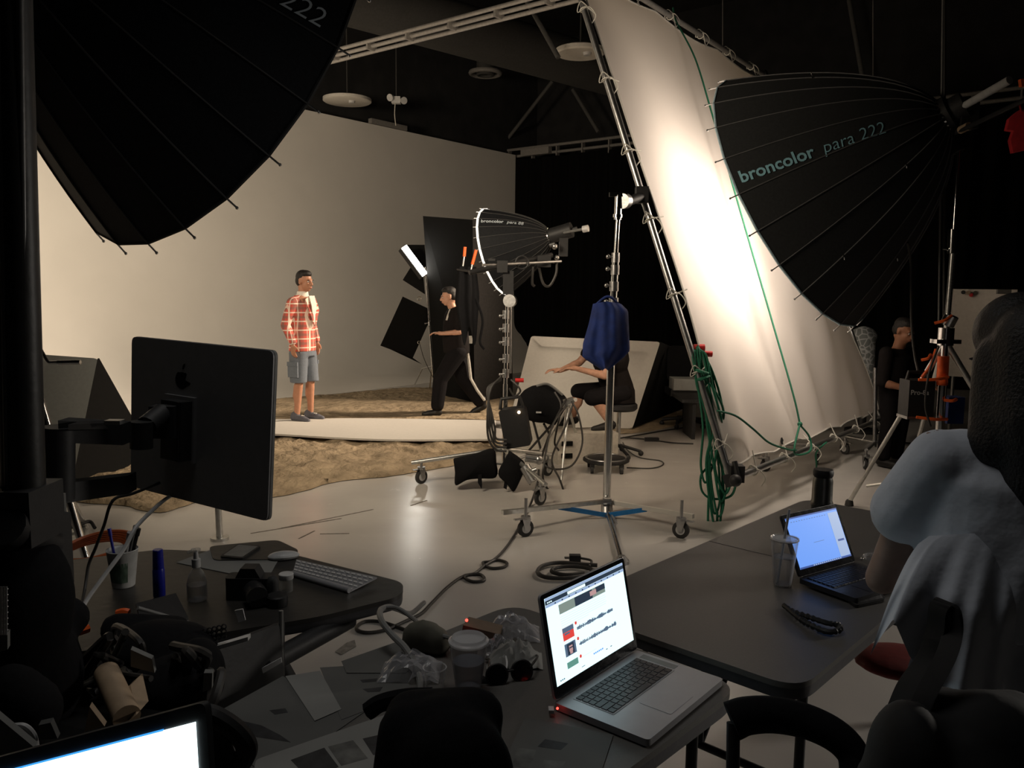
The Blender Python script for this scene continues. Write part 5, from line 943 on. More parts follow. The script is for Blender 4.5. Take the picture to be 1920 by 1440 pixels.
# ================================================================= BIG MONITOR ON ARM
TL, TR_, BR_, BL_ = P(247, 631, 2.46), P(513, 658, 2.16), P(501, 978, 2.16), P(245, 912, 2.46)
root = thing('monitor', (TL+BR_)/2, 'big flat monitor seen from behind, held by a black articulated arm', 'monitor')
n = (TR_-TL).cross(BL_-TL).normalized(); n = n if n.y < 0 else -n          # n faces the camera (the back of the panel)
part(root, 'rear_shell', MB().plate(rounded([TL, TR_, BR_, BL_], .02, 5), -n*.014), 'mon_back'); 
c0 = (TL+TR_+BR_+BL_)/4; part(root, 'frame_edge', MB().plate(rounded([c0+(p-c0)*1.004-n*.006 for p in (TL, TR_, BR_, BL_)], .02, 5), -n*.009), 'cable_grey')
part(root, 'glass', MB().plate(rounded([c0+(p-c0)*.99-n*.0145 for p in (TL, TR_, BR_, BL_)], .015, 4), -n*.002), 'bezel')
ux = (TR_-TL).normalized(); uy = (TL-BL_).normalized(); LC = P(342, 712, 2.345); LC = LC+n*((TL-LC).dot(n))
ap = []; 
for k in range(28):
    t_ = 2*PI*k/28; r_ = .026*(1+.06*math.cos(2*t_)); x, y = r_*math.cos(t_), r_*1.08*math.sin(t_)-.004*(1 if math.sin(t_) > .9 else 0)
    if abs(((t_+PI) % (2*PI))-PI) < .55 and x > 0: x -= .012*math.cos(t_*2.6)
    ap.append(LC+ux*x+uy*y)
part(root, 'emblem', MB().plate(ap, n*.0012).plate([LC+ux*(.002+.010*a_)+uy*(.030+.016*b_) for a_, b_ in ((0, 0), (.5, .1), (1, .6), (1.1, 1.1), (.5, .95), (.05, .5))], n*.0012), 'bezel', smooth=False)
mc = P(330, 800, 2.36); mc = mc+n*((TL-mc).dot(n))
part(root, 'mount_plate', MB().box(mc+ux*.03+n*.006, (.13, .19, .012), (ux, uy, n)), 'mon_back'); part(root, 'mount_box', MB().box(mc+ux*.045+n*.03, (.085, .17, .04), (ux, uy, n)), 'black_plastic'); part(root, 'mount_strip', MB().box(mc+ux*.078+n*.032, (.012, .17, .042), (ux, uy, n)), 'foam_grey')
armroot = root
e0, e1, e2, e3 = P(95, 812, 2.0), P(245, 812, 2.15), mc+n*.06, P(118, 900, 2.0)
part(armroot, 'arm', MB().box((P(120, 806, 2.0)+P(238, 812, 2.12))/2, ((P(238, 812, 2.12)-P(120, 806, 2.0)).length, .05, .055), ((P(238, 812, 2.12)-P(120, 806, 2.0)).normalized(), V(0, 1, 0), Z_)), 'black_metal')
part(armroot, 'arm_joint', MB().cyl(P(265, 840, 2.18), P(265, 790, 2.18), .030).cyl(P(275, 800, 2.2), P(305, 775, 2.27), .03).box(P(310, 790, 2.28), (.07, .05, .09)).cyl(P(318, 800, 2.28), mc+n*.04, .03), 'black_metal')
part(armroot, 'upright', MB().cyl(P(110, 935, 2.0), P(110, 800, 2.0), .038), 'black_metal'); part(armroot, 'arm_cover', MB().plate([P(128, 796, 1.95), P(205, 793, 2.08), P(225, 800, 2.1), P(222, 804, 2.1), P(128, 806, 1.95)], V(0, .05, 0)), 'foam_grey')
part(armroot, 'lower_arm', MB().box((P(95, 925, 1.95)+P(248, 905, 2.2))/2, ((P(248, 905, 2.2)-P(95, 925, 1.95)).length, .05, .05), ((P(248, 905, 2.2)-P(95, 925, 1.95)).normalized(), V(0, 1, 0), Z_)), 'black_metal')
part(armroot, 'latch', MB().box(P(215, 791, 2.05), (.04, .03, .01)), 'steel')
# ================================================================= THICK BLACK COLUMN
bx_ = P(18, 900, 1.45); root = thing('camera_column', V(bx_.x-.01, bx_.y, 0), 'thick black studio column at the far left edge', 'column')
top = P(14, -60, 1.45); part(root, 'column', MB().cyl(V(bx_.x-.008, bx_.y, .1), top, .036, seg=24), 'col_black'); part(root, 'highlight_strip', MB().cyl(V(bx_.x+.022, bx_.y-.018, .9), top+V(.030, -.018, 0), .007).cyl(V(bx_.x-.002, bx_.y-.034, .9), top+V(.004, -.034, 0), .004), 'col_highlight')  # two thin paler rods stand in for highlights down the black column
part(root, 'carriage', MB().box(P(30, 960, 1.45), (.115, .11, .10)).cyl(P(10, 985, 1.38), P(85, 1020, 1.5), .035).box(P(50, 1040, 1.5), (.12, .1, .14)), 'black_metal')
part(root, 'clamp_plate', MB().box(P(88, 935, 1.52), (.03, .04, .06)).box(P(95, 950, 1.55), (.05, .02, .05)), 'cable_grey')
part(root, 'base', MB().lathe(V(bx_.x-.008, bx_.y, 0), Z_, [(0, .2), (.05, .2), (.1, .05)], 30), 'black_metal')
# chrome stands left
Y3 = 4.9; root = thing('light_stand', G(130, 1040), 'chrome stand legs behind the black column at the left', 'light stand')
part(root, 'leg', MB().cyl(P(60, 700, Y3), G(168, 1068), .024), 'chrome'); part(root, 'leg', MB().cyl(P(58, 790, Y3), G(160, 992), .024), 'alu'); part(root, 'brace', MB().tube(spline([G(92, 1003, .06), G(145, 985, .06), G(168, 978, .06), G(178, 990, .03)]), .012), 'black_metal'); part(root, 'pole', MB().cyl(P(40, 1000, Y3), P(44, 200, Y3), .022), 'chrome')
part(root, 'gusset', MB().plate([G(100, 1010, .02), G(160, 985, .02), G(170, 1010, .02), G(110, 1035, .02)], V(0, 0, .01)), 'alu')
root = thing('crossbar', P(88, 678, 4.2), 'thin bent chrome bar sticking out beside the black column', 'bar'); part(root, 'bar', MB().tube([P(40, 585, 4.2), P(64, 634, 4.2), P(88, 676, 4.2), P(92, 680, 4.2), P(151, 679, 4.2)], .009, 10), 'chrome'); part(root, 'end_sleeve', MB().cyl(P(108, 680, 4.2), P(151, 679, 4.2), .012), 'chrome')
solo('bar_stand', MB().cyl(P(408, 958, 4.6), G(411, 1030, .6), .018), 'alu', 'silver tube standing behind the lower edge of the monitor', 'stand') if 0 else None
q0 = G(412, 1012); solo('support_post', MB().cyl(V(q0.x, q0.y, 0), P(408, 930, q0.y), .022).cyl(V(q0.x, q0.y, 0), V(q0.x, q0.y, .02), .06), 'alu', 'silver post showing below the big monitor', 'post')
# orange cable coil on the table end
c = P(175, 1030, 3.1); root = thing('cable_coil', c+V(0, 0, -.1), 'coil of orange cable behind the white pen cup', 'cable')
for j in range(5): part(root, 'loop', MB().tube([c+V(.13*math.cos(t_)+.006*j-.01, .10*math.sin(t_), .03*math.sin(t_+.6)+.009*j-.02) for t_ in [2*PI*k/30 for k in range(31)]], .008, 6), 'cable_orange')
# ================================================================= THINGS ON THE LEFT WORKTOP
def on3(px, py): return G(px, py, .7405)
p = on3(232, 1098); k = .001
root = thing('pen_cup', p, 'white paper cup with faded green print, holding pens', 'cup'); part(root, 'cup', MB().lathe(p, Z_, [(0, .032), (.002, .034), (.118, .047), (.12, .0485), (.122, .047)], 30, cap=False).lathe(p, Z_, [(.003, .03), (.004, .001)], 20, cap=False), 'paper_cup'); part(root, 'print', MB().rings([[p+V(-.002+.0355*math.cos(a_), .0355*math.sin(a_), .01+zz) if 0 else p+V((.0345+.0125*zz/.12)*math.cos(a_), (.0345+.0125*zz/.12)*math.sin(a_), zz) for zz in (.02, .05, .085)] for a_ in [-2.4+.18*j for j in range(10)]], cap=False, closed=False), 'print_green')
def pen(a_, b_, m, lb, r=.0045): 
    rt = thing('pen', a_, lb, 'pen'); part(rt, 'barrel', MB().cyl(a_, b_, r), m); part(rt, 'cap', MB().cyl(b_-(b_-a_)*.12, b_+(b_-a_).normalized()*.004, r*1.35), m)
pen(p+V(-.015, 0, .02), P(205, 993, 2.55), 'blue_bottle', 'blue-capped pen standing in the white cup, leftmost'); pen(p+V(.0, 0, .02), P(253, 988, 2.5), 'cable_grey', 'grey pen leaning right in the white cup'); pen(p+V(.005, .01, .02), P(259, 993, 2.55), 'black_plastic', 'black pen leaning right in the white cup', .006); pen(p+V(-.005, -.01, .02), P(243, 1000, 2.5), 'white_plastic', 'thick pale marker leaning right in the white cup', .006)
p = on3(299, 1118); root = thing('spray_can', p, 'slim blue spray can on the dark worktop', 'spray can'); part(root, 'can', MB().lathe(p, Z_, [(0, .016), (.003, .018), (.085, .018), (.09, .0165)], 24), 'blue_bottle'); part(root, 'cap', MB().lathe(p, Z_, [(.09, .0165), (.092, .0168), (.148, .0150), (.150, .013)], 24), 'blue_bottle')
p = on3(370, 1125); root = thing('spray_bottle', p, 'clear bottle with pump top and cleaning liquid on the worktop', 'bottle'); part(root, 'bottle', MB().lathe(p, Z_, [(0, .026), (.003, .030), (.055, .030), (.085, .022), (.10, .012), (.105, .010)], 26), 'bottle_glass'); part(root, 'liquid', MB().lathe(p, Z_, [(.003, .027), (.05, .027)], 24), 'water'); part(root, 'collar', MB().lathe(p, Z_, [(.105, .013), (.13, .013), (.132, .008), (.155, .006)], 20), 'white_plastic'); part(root, 'pump_head', MB().lathe(p, Z_, [(.155, .014), (.162, .014)], 20).cyl(p+V(0, 0, .158), p+V(-.02, -.015, .155), .005), 'bottle_glass')
pc = on3(452, 1040); root = thing('phone', pc, 'smartphone with dark case lying on white paper', 'phone'); cs4 = [on3(412, 1048), on3(455, 1052), on3(490, 1028), on3(447, 1024)]; part(root, 'case', MB().plate(rounded([q+V(0, 0, .002) for q in cs4], .012), V(0, 0, .008)), 'black_plastic'); cc = sum(cs4, V(0, 0, 0))/4; part(root, 'glass', MB().plate(rounded([cc+(q-cc)*.84+V(0, 0, .0102) for q in cs4], .006), V(0, 0, .0005)), 'cable_grey')
solo('paper_sheet', MB().plate([on3(330, 1055)+V(0, 0, .0005), on3(420, 1022)+V(0, 0, .0005), on3(532, 1032)+V(0, 0, .0005), on3(500, 1090)+V(0, 0, .0005)], V(0, 0, .0006)), 'paper', 'white paper sheet under the phone on the worktop', 'paper')
p = on3(532, 1048); root = thing('mouse', p, 'white computer mouse on the worktop', 'mouse'); part(root, 'body', MB().ball(p+V(0, 0, .012), (.055, .03, .016), (V(.95, .3, 0), V(-.3, .95, 0), Z_)), 'white_plastic'); part(root, 'base', MB().ball(p+V(0, 0, .006), (.054, .029, .007), (V(.95, .3, 0), V(-.3, .95, 0), Z_)), 'cable_grey')
ka, kb, kc, kd = on3(556, 1056), on3(707, 1090), on3(655, 1112), on3(548, 1080)
root = thing('keyboard', (ka+kc)/2, 'thin silver keyboard with pale keys on the worktop', 'keyboard'); up_ = V(0, 0, .012)
part(root, 'base', MB().plate([ka+V(0, 0, .014), kb+V(0, 0, .014), kc+V(0, 0, .006), kd+V(0, 0, .006)], V(0, 0, -.005)), 'laptop_alu'); part(root, 'battery_tube', MB().cyl(kd+V(0, 0, .009), kc+V(0, 0, .009), .009), 'laptop_alu')
mb = MB(); km = MB().box(V(0, 0, 0), (.0155, .0125, .0022), ((kb-ka).normalized(), (ka-kd).normalized(), Z_)); kme = mesh_of('key', km, 'white_plastic', smooth=False)
for r_ in range(5):
    for c_ in range(14):
        u, v = (c_+.5)/14, (r_+.5)/5.2+.03; q = (ka*(1-u)+kb*u)*(1-v)+(kd*(1-u)+kc*u)*v+V(0, 0, .0155-.008*v); o = bpy.data.objects.new('key', kme); COL.objects.link(o); o.parent = root; o.location = q-rootloc(root)
p = on3(537, 1108); root = thing('pill_jar', p, 'small jar with white lid beside the keyboard', 'jar'); part(root, 'jar', MB().lathe(p, Z_, [(0, .02), (.04, .02)], 22), 'bottle_glass'); part(root, 'lid', MB().lathe(p, Z_, [(.04, .022), (.042, .023), (.056, .023), (.058, .021)], 22), 'white_plastic')
p = on3(470, 1120); root = thing('camera', p, 'black camera body standing at the front of the worktop', 'camera'); part(root, 'body', MB().plate(rounded([p+V(-.07, -.03, 0), p+V(.07, -.03, 0), p+V(.07, .03, 0), p+V(-.07, .03, 0)], .015), V(0, 0, .07)), 'black_plastic'); part(root, 'prism', MB().rings([[p+V(x, y, z) for x, y in ((-w_, -.025), (w_, -.025), (w_, .025), (-w_, .025))] for w_, z in ((.038, .07), (.022, .1))]), 'black_plastic'); part(root, 'lens', MB().cyl(p+V(.02, -.03, .035), p+V(.05, -.09, .035), .032), 'black_plastic'); part(root, 'grip', MB().capsule(p+V(.075, -.02, .02), .02, p+V(.075, -.02, .06), .018), 'rubber')
p = on3(520, 1135); solo('round_tin', MB().lathe(p, Z_, [(0, .03), (.008, .032), (.03, .032), (.034, .028)], 26), 'black_plastic', 'squat black round tin beside the black camera', 'tin')
# cables off the monitor
solo('monitor_cable', MB().tube(spline([P(300, 905, 2.3), P(250, 925, 2.25), P(212, 938, 2.2), P(195, 985, 2.2), P(180, 1025, 2.2), P(166, 1060, 2.2), P(158, 1110, 2.15), P(140, 1175, 2.0), P(125, 1215, 1.95)]), .0045), 'cable', 'black cable drooping from the monitor over the worktop', 'cable')
solo('monitor_cable', MB().tube(spline([P(330, 925, 2.45), P(305, 940, 2.3), P(258, 985, 2.15), P(232, 1030, 2.1), P(195, 1080, 2.05), P(160, 1130, 2.0), P(143, 1170, 1.95), P(130, 1210, 1.9), P(122, 1260, 1.8), P(120, 1330, 1.6), P(118, 1392, 1.5)]), .0055), 'cable_white', 'long white cable running down from the monitor past the orange tie', 'cable')
solo('cable_tie', MB().tube(spline([P(120, 1188, 1.9), P(145, 1184, 1.88), P(165, 1178, 1.9)]), .011), 'orange', 'orange hook-and-loop tie around the white cable', 'tie'); solo('cable_tie', MB().tube(spline([P(220, 1150, 2.0), P(232, 1147, 2.0), P(242, 1149, 2.0)]), .010), 'orange', 'smaller orange tie near the black cable bundle', 'tie')
# ================================================================= CASE OF GEAR below the worktop
z_ = .58; root = thing('gear_case', P(400, 1290, 1.75), 'open black equipment case full of cables, white label strip on its side', 'case')
c1, c2, c3, c4 = P(375, 1225, 1.85), P(530, 1168, 2.05), P(530, 1285, 2.02), P(400, 1375, 1.75)
part(root, 'side_panel', MB().plate([c1, c2, c3, P(380, 1345, 1.8)], V(0, .02, 0)), 'black_plastic'); part(root, 'label_strip', MB().plate([P(482, 1257, 1.965), P(528, 1232, 2.005), P(529, 1241, 2.005), P(483, 1268, 1.965)], V(0, -.004, 0)), 'label_white'); part(root, 'corner_trim', MB().cyl(P(527, 1145, 2.05), P(527, 1283, 2.03), .006), 'cable_grey')
part(root, 'lid', MB().plate([P(255, 1140, 1.95), P(330, 1120, 2.1), P(353, 1165, 2.05), P(270, 1190, 1.9)], V(0, .0, .012)), 'black_plastic'); part(root, 'lid_edge', MB().cyl(P(258, 1140, 1.94), P(352, 1167, 2.04), .005), 'cable_grey')
mb = MB(); 
for i in range(7):
    for j in range(3): a_ = P(366+i*9, 1188+j*9-i*2.2, 1.86); mb.torus(a_, V(0, 1, 0), .0055, .0018, 8, 4)
part(root, 'perforated_strip', mb, 'black_metal', kind='stuff'); part(root, 'rail', MB().box(P(405, 1213, 1.86), (.16, .02, .01), (V(.96, .1, .27), Y_, Z_)), 'cable_white')
part(root, 'floor_panel', MB().plate([P(60, 1400, 1.3), P(380, 1345, 1.6), P(400, 1200, 2.2), P(80, 1200, 2.2)], V(0, 0, -.02)), 'foam_black')
part(root, 'tag', MB().plate([P(440, 1145, 1.9), P(455, 1142, 1.9), P(460, 1163, 1.9), P(447, 1167, 1.9)], V(0, .004, 0)), 'cable_white')
rn = random.Random(5)
root = thing('cable_tangle', P(220, 1230, 1.7), 'tangle of black cables and straps in the gear case', 'cable')
for j in range(12):
    x, y = rn.uniform(110, 380), rn.uniform(1170, 1300); pp = []
    for k in range(5): pp.append(P(x+rn.uniform(-60, 60), y+rn.uniform(-40, 40), rn.uniform(1.55, 1.75)))
    part(root, 'cable', MB().tube(spline(pp), rn.uniform(.005, .011)), 'cable')
bl_ = blob([('e', P(300, 1215, 1.85), (.14, .10, .06)), ('e', P(330, 1290, 1.7), (.10, .09, .07)), ('e', P(370, 1270, 1.75), (.06, .08, .09)), ('c', P(220, 1180, 1.9), .04, P(330, 1180, 1.95), .035)], Matrix.Identity(4), .012, 3)
solo('pouch', bl_, 'black_cloth', 'lumpy black nylon pouch with mesh top behind the white screen', 'pouch', ang=180)
a_, b_ = P(200, 1262, 1.55), P(238, 1345, 1.42); root = thing('cardboard_tube', a_, 'tan cardboard tube or roll slanting down in the clutter', 'tube'); part(root, 'tube', MB().cyl(a_, b_, .024, seg=22), 'tan'); part(root, 'core', MB().cyl(a_-(b_-a_)*.01, a_+(b_-a_)*.02, .016), 'foam_black')
solo('cardboard_block', MB().plate([P(228, 1300, 1.5), P(245, 1285, 1.5), P(256, 1340, 1.42), P(240, 1352, 1.42)], V(0, .05, 0)), 'tan', 'small brown cardboard piece beside the tan tube', 'cardboard')
for i, (pp, lb, m_) in enumerate((([(83, 1135), (102, 1148), (95, 1160), (75, 1156)], 'small white paper scrap highest in the left clutter', 'paper'), ([(70, 1168), (100, 1170), (98, 1192), (75, 1188)], 'grey paper scrap below the white scrap at left', 'paper_dim'), ([(128, 1225), (180, 1247), (182, 1265), (150, 1255)], 'white paper strip beside the white cable', 'paper'), ([(245, 1218), (285, 1236), (290, 1262), (245, 1250)], 'crumpled white sheet in the middle of the cable tangle', 'paper'),
        ([(382, 1262), (398, 1262), (397, 1292), (380, 1298)], 'white card standing in the black case', 'paper'), ([(168, 1325), (196, 1362), (158, 1372)], 'beige paper cone just above the white screen', 'tan'), ([(72, 1360), (95, 1355), (108, 1385), (72, 1388)], 'grey block at the bottom of the left clutter', 'paper_dim'), ([(0, 1190), (14, 1187), (14, 1218), (0, 1222)], 'pale sheet at the left edge of the picture', 'paper'), ([(-10, 1340), (65, 1402), (-10, 1420)], 'pale tray corner at the lower left edge', 'paper'))):
    solo('paper_scrap', MB().plate([P(x, y, 1.5-.05*i+.5*(y < 1300)*.4) for x, y in pp], V(.0, .008, .004)), m_, lb, 'paper')
solo('white_cord', MB().tube(spline([P(20, 1362, 1.2), P(45, 1362, 1.2), P(62, 1378, 1.2), P(68, 1402, 1.2)]), .005), 'cable_white', 'short white cord arching over the pale tray at lower left', 'cord')
mb = MB()
msh = MB()
for i in range(8): msh.cyl(P(-5, 1110+i*11, 1.3), P(14, 1104+i*11, 1.32), .0018)
for i in range(4): msh.cyl(P(-3+i*5, 1100, 1.3), P(-3+i*5, 1190, 1.3), .0018)
solo('mesh_basket', msh, 'steel', 'wire mesh basket edge at the far left', 'basket')
solo('gear_bag', blob([('e', P(30, 1130, 1.45), (.10, .10, .15)), ('e', P(60, 1270, 1.5), (.09, .10, .13)), ('e', P(95, 1160, 1.6), (.08, .06, .05)), ('c', P(20, 1300, 1.3), .05, P(60, 1330, 1.3), .05)], Matrix.Identity(4), .014, 3), 'black_cloth', 'black gear bag slumped around the foot of the thick column', 'bag', ang=180)
# ================================================================= THINGS ON THE FRONT TABLE
def t1(px, py, dz=.0): return G(px, py, .7402+dz)
def sheet(pts, label, m='paper', dz=0., prints=(), th=.0006, cat='paper', r=0):
    pp = [t1(x, y, dz) for x, y in pts]; pp = rounded(pp, r, 3) if r else pp; root = thing('paper_sheet', sum(pp, V(0, 0, 0))/len(pp), label, cat); part(root, 'sheet', MB().plate(pp, V(0, 0, th)), m)
    for pr, mm in prints: part(root, 'printed_picture', MB().plate([t1(x, y, dz+th) for x, y in pr], V(0, 0, .0003)), mm)
sheet([(385, 1348), (530, 1268), (690, 1330), (590, 1400), (480, 1440), (430, 1400)], 'large print with a dark bird-like figure at the left of the front table', 'paper_dim', .001, (([(455, 1352), (490, 1360), (525, 1378), (545, 1392), (520, 1388), (480, 1382)], 'print_dark'), ([(505, 1332), (535, 1328), (540, 1336), (515, 1340)], 'print_dark')))
sheet([(535, 1268), (600, 1258), (640, 1330), (590, 1352)], 'narrow pale print overlapping the big one behind it', 'paper', .003)
sheet([(600, 1252), (760, 1242), (770, 1300), (640, 1350)], 'greyish sheet with dark streaks near the chair back', 'paper_dim', .002, (([(675, 1275), (708, 1272), (705, 1278), (680, 1280)], 'print_dark'), ([(680, 1292), (718, 1288), (712, 1297), (690, 1298)], 'print_dark')))
sheet([(480, 1425), (730, 1338), (750, 1345), (830, 1455), (470, 1475)], 'white contact sheet with a grid of dark square pictures', 'paper', .005, (([(545, 1425), (608, 1402), (635, 1438), (580, 1462)], 'print_dark'), ([(615, 1400), (662, 1388), (690, 1422), (640, 1436)], 'print_grey'), ([(680, 1385), (728, 1374), (752, 1402), (700, 1416)], 'print_dark'), ([(700, 1434), (770, 1420), (800, 1450), (720, 1462)], 'print_grey')), th=.0012, r=.01)
sheet([(940, 1440), (985, 1345), (1150, 1378), (1120, 1470), (930, 1475)], 'print with grey picture blocks below the silver laptop', 'paper_dim', .002, (([(1022, 1386), (1065, 1394), (1052, 1406), (1008, 1400)], 'print_dark'), ([(970, 1402), (1005, 1406), (995, 1440), (960, 1436)], 'print_grey'), ([(1020, 1425), (1060, 1428), (1050, 1450), (1010, 1450)], 'print_grey')))
sheet([(640, 1240), (740, 1205), (790, 1230), (760, 1262), (650, 1262)], 'folded pale sheet behind the prints near the white cable', 'paper_dim', .004)
# crumpled white packaging
p = t1(770, 1262); solo('wrapper', MB().grid(lambda u, v: p+V((u-.5)*.15, (v-.5)*.12, .003+.035*abs(math.sin(PI*u)*math.sin(PI*v))**.7+.05*abs(_n(V(u*4, v*4, 2)))*math.sin(PI*u)), 14, 12), 'plastic_bag', 'crumpled translucent wrapper between the grey cable and the prints', 'wrapper', smooth=False)
# olive bag behind the cup
c = t1(790, 1235); solo('soft_pouch', blob([('c', c+V(-.04, .04, .02), .022, c+V(.05, .04, .02), .026), ('e', c+V(.0, .04, .045), (.06, .03, .045)), ('e', c+V(.04, .03, .035), (.035, .03, .04))], Matrix.Identity(4), .012, 4), 'bag_olive', 'soft olive-grey pouch standing behind the clear plastic cup', 'pouch', ang=180)
# iced cup
p = t1(878, 1290); root = thing('plastic_cup', p, 'large clear domed plastic cup, nearly empty, on the front table', 'cup')
part(root, 'cup', MB().lathe(p, Z_, [(0, .030), (.002, .031), (.115, .046), (.117, .047)], 30, cap=False), 'clear_smoke'); part(root, 'liquid', MB().lathe(p, Z_, [(.002, .029), (.07, .038)], 26), 'water'); part(root, 'lid', MB().lathe(p, Z_, [(.115, .048), (.121, .049), (.124, .043), (.130, .040), (.131, .01)], 30), 'clear')
p = t1(815, 1288); solo('small_cup', MB().lathe(p, Z_, [(0, .022), (.05, .028)], 24, cap=False).torus(p+V(0, 0, .05), Z_, .028, .0015), 'clear', 'small clear cup beside the large plastic cup', 'cup')
# wood-coloured gadget with red light
c = t1(895, 1205, .0); root = thing('card_reader', c, 'brown hard drive with a red light behind the clear cup', 'drive'); cA = P(870, 1160, 2.1)
part(root, 'case', MB().box(V(c.x+.012, c.y, .768), (.10, .06, .045), (V(.95, -.2, -.15), V(.2, .97, 0), V(.15, 0, .98))), 'brown_case'); part(root, 'status_light', MB().ball(P(875, 1163, c.y-.035), .004), 'led_red')
# laptop-side white plastic bags / masks
for i, (x, y, s_, lb, m_) in enumerate(((958, 1190, 1.0, 'crumpled translucent plastic bag behind the laptop, upper one', 'plastic_bag'), (965, 1240, .9, 'white moulded dust mask lying beside the laptop', 'paper'), (935, 1225, .7, 'folded plastic wrap beside the clear cup', 'plastic_bag'))):
    c = t1(x, y); rn = random.Random(i+3); f = lambda u, v, c=c, s_=s_, rn=rn, i=i: c+V((u-.5)*.16*s_, (v-.5)*.11*s_, .002+.05*s_*math.sin(PI*u)*math.sin(PI*v)+.012*abs(_n(V(u*6+i, v*6, i)))*3*math.sin(PI*u))
    solo(['plastic_bag', 'dust_mask', 'plastic_wrap'][i], MB().grid(f, 22, 18), m_, lb, ['bag', 'mask', 'wrap'][i], ang=30)
solo('mask_strap', MB().tube(spline([t1(948, 1225, .03), t1(950, 1250, .02), t1(940, 1268, .005), t1(925, 1262, .005)]), .0025), 'cable_white', 'white elastic strap of the dust mask', 'strap')
# sunglasses
p = t1(955, 1278); root = thing('sunglasses', p, 'black sunglasses lying beside the silver laptop', 'sunglasses')
for dx in (-.034, .034): c = p+V(dx*.9, dx*.35, .022); part(root, 'lens', MB().lathe(c, V(.2, -1, .3), [(0, .001), (.001, .022), (.004, .024)], 20), 'bezel'); part(root, 'rim', MB().torus(c, V(.2, -1, .3), .025, .004), 'black_plastic'); part(root, 'temple', MB().tube(spline([c+V(dx*.6, 0, .01), c+V(dx*.9+.01, .07, .005), c+V(dx*.9, .12, -.015)]), .003), 'black_plastic')
part(root, 'bridge', MB().cyl(p+V(-.01, -.003, .028), p+V(.01, .003, .028), .003), 'black_plastic')
solo('lens_cloth', MB().grid(lambda u, v: t1(918, 1282)+V(u*.05-.02, v*.04, .002+.006*math.sin(u*5)*math.sin(v*4)), 8, 8), 'black_cloth', 'small black cloth pad left of the sunglasses', 'cloth')
# cables on table & floor
def fl(pp, r, m, lb, nm='floor_cable', z=.01): solo(nm, MB().tube(spline([G(x, y, z) if len(t_) == 2 else G(x, y, t_[2]) for t_ in pp for x, y in [t_[:2]]]), r), m, lb, 'cable')
fl([(1010, 880, .25), (1008, 905, .15), (995, 945, .02), (975, 985), (950, 1025), (925, 1050), (905, 1055), (920, 1065), (945, 1063), (950, 1055), (930, 1050), (910, 1060), (890, 1075), (870, 1080), (885, 1090), (908, 1088), (900, 1077), (870, 1080), (840, 1100), (810, 1130), (790, 1150), (760, 1165), (720, 1182), (685, 1186), (668, 1178), (682, 1166), (710, 1165), (735, 1172), (770, 1185)], .009, 'cable', 'long black cable winding over the floor from the middle stand to the tables')
fl([(1120, 1060), (1090, 1058), (1050, 1055), (1020, 1060), (1008, 1072), (1022, 1082), (1060, 1084), (1100, 1078), (1110, 1068), (1080, 1062), (1045, 1064), (1035, 1072), (1060, 1078), (1095, 1075)], .013, 'cable', 'thick black cable coil on the floor behind the silver laptop', z=.02)
root = thing('plug', G(1080, 1050), 'black three-pin plug lying on the floor near the cable coil', 'plug'); pg_ = G(1078, 1046, .03); part(root, 'plug_body', MB().box(pg_, (.07, .045, .04)), 'black_plastic'); part(root, 'pin', MB().box(pg_+V(-.05, .01, 0), (.03, .004, .008)).box(pg_+V(-.05, -.01, 0), (.03, .004, .008)), 'steel'); part(root, 'cord', MB().tube(spline([pg_+V(.03, 0, 0), pg_+V(.1, -.02, -.01), G(1105, 1062, .02)]), .008), 'cable')
solo('table_cable', MB().tube(spline([P(795, 1130, 2.9), P(770, 1150, 2.6), P(745, 1142, 2.4), P(728, 1138, 2.3), P(713, 1145, 2.2), P(716, 1165, 2.1), P(735, 1190, 2.05), P(760, 1215, 2.0), P(778, 1245, 1.95), P(787, 1275, 1.9), t1(788, 1300, .01)]), .0085), 'cable_grey', 'thick grey cable looping up over the table edge by the olive pouch', 'cable')
solo('table_cable', MB().tube(spline([P(716, 1140, 2.25), P(745, 1140, 2.25), P(775, 1160, 2.2), P(800, 1180, 2.1), P(840, 1195, 2.05), P(865, 1200, 2.0)]), .006), 'cable_grey', 'thinner grey cable crossing behind the clear cup', 'cable')
solo('floor_tape', MB().plate([G(628, 1222, .002), G(650, 1205, .002), G(665, 1200, .002), G(668, 1212, .002), G(650, 1222, .002), G(640, 1228, .002)], V(0, 0, .001)), 'tape', 'torn grey tape residue on the white floor beyond the front table', 'tape')
for i, pp in enumerate((((528, 990), (700, 955)), ((470, 1000), (640, 972)), ((600, 1001), (655, 1000)), ((770, 948), (800, 938)), ((560, 1010), (590, 995)))):
    a_, b_ = G(*pp[0], .0015), G(*pp[1], .0015); solo('floor_mark', MB().box((a_+b_)/2, ((b_-a_).length, .012, .001), ((b_-a_).normalized(), (b_-a_).normalized().cross(Z_), Z_)), 'scuff', ['long dark scuff line on the floor right of the monitor', 'second scuff line running under the monitor corner', 'short scuff dash on the floor left of the bright reflection', 'small dark scuff left of the middle stand', 'short angled scuff near the worktop corner'][i], 'scuff')

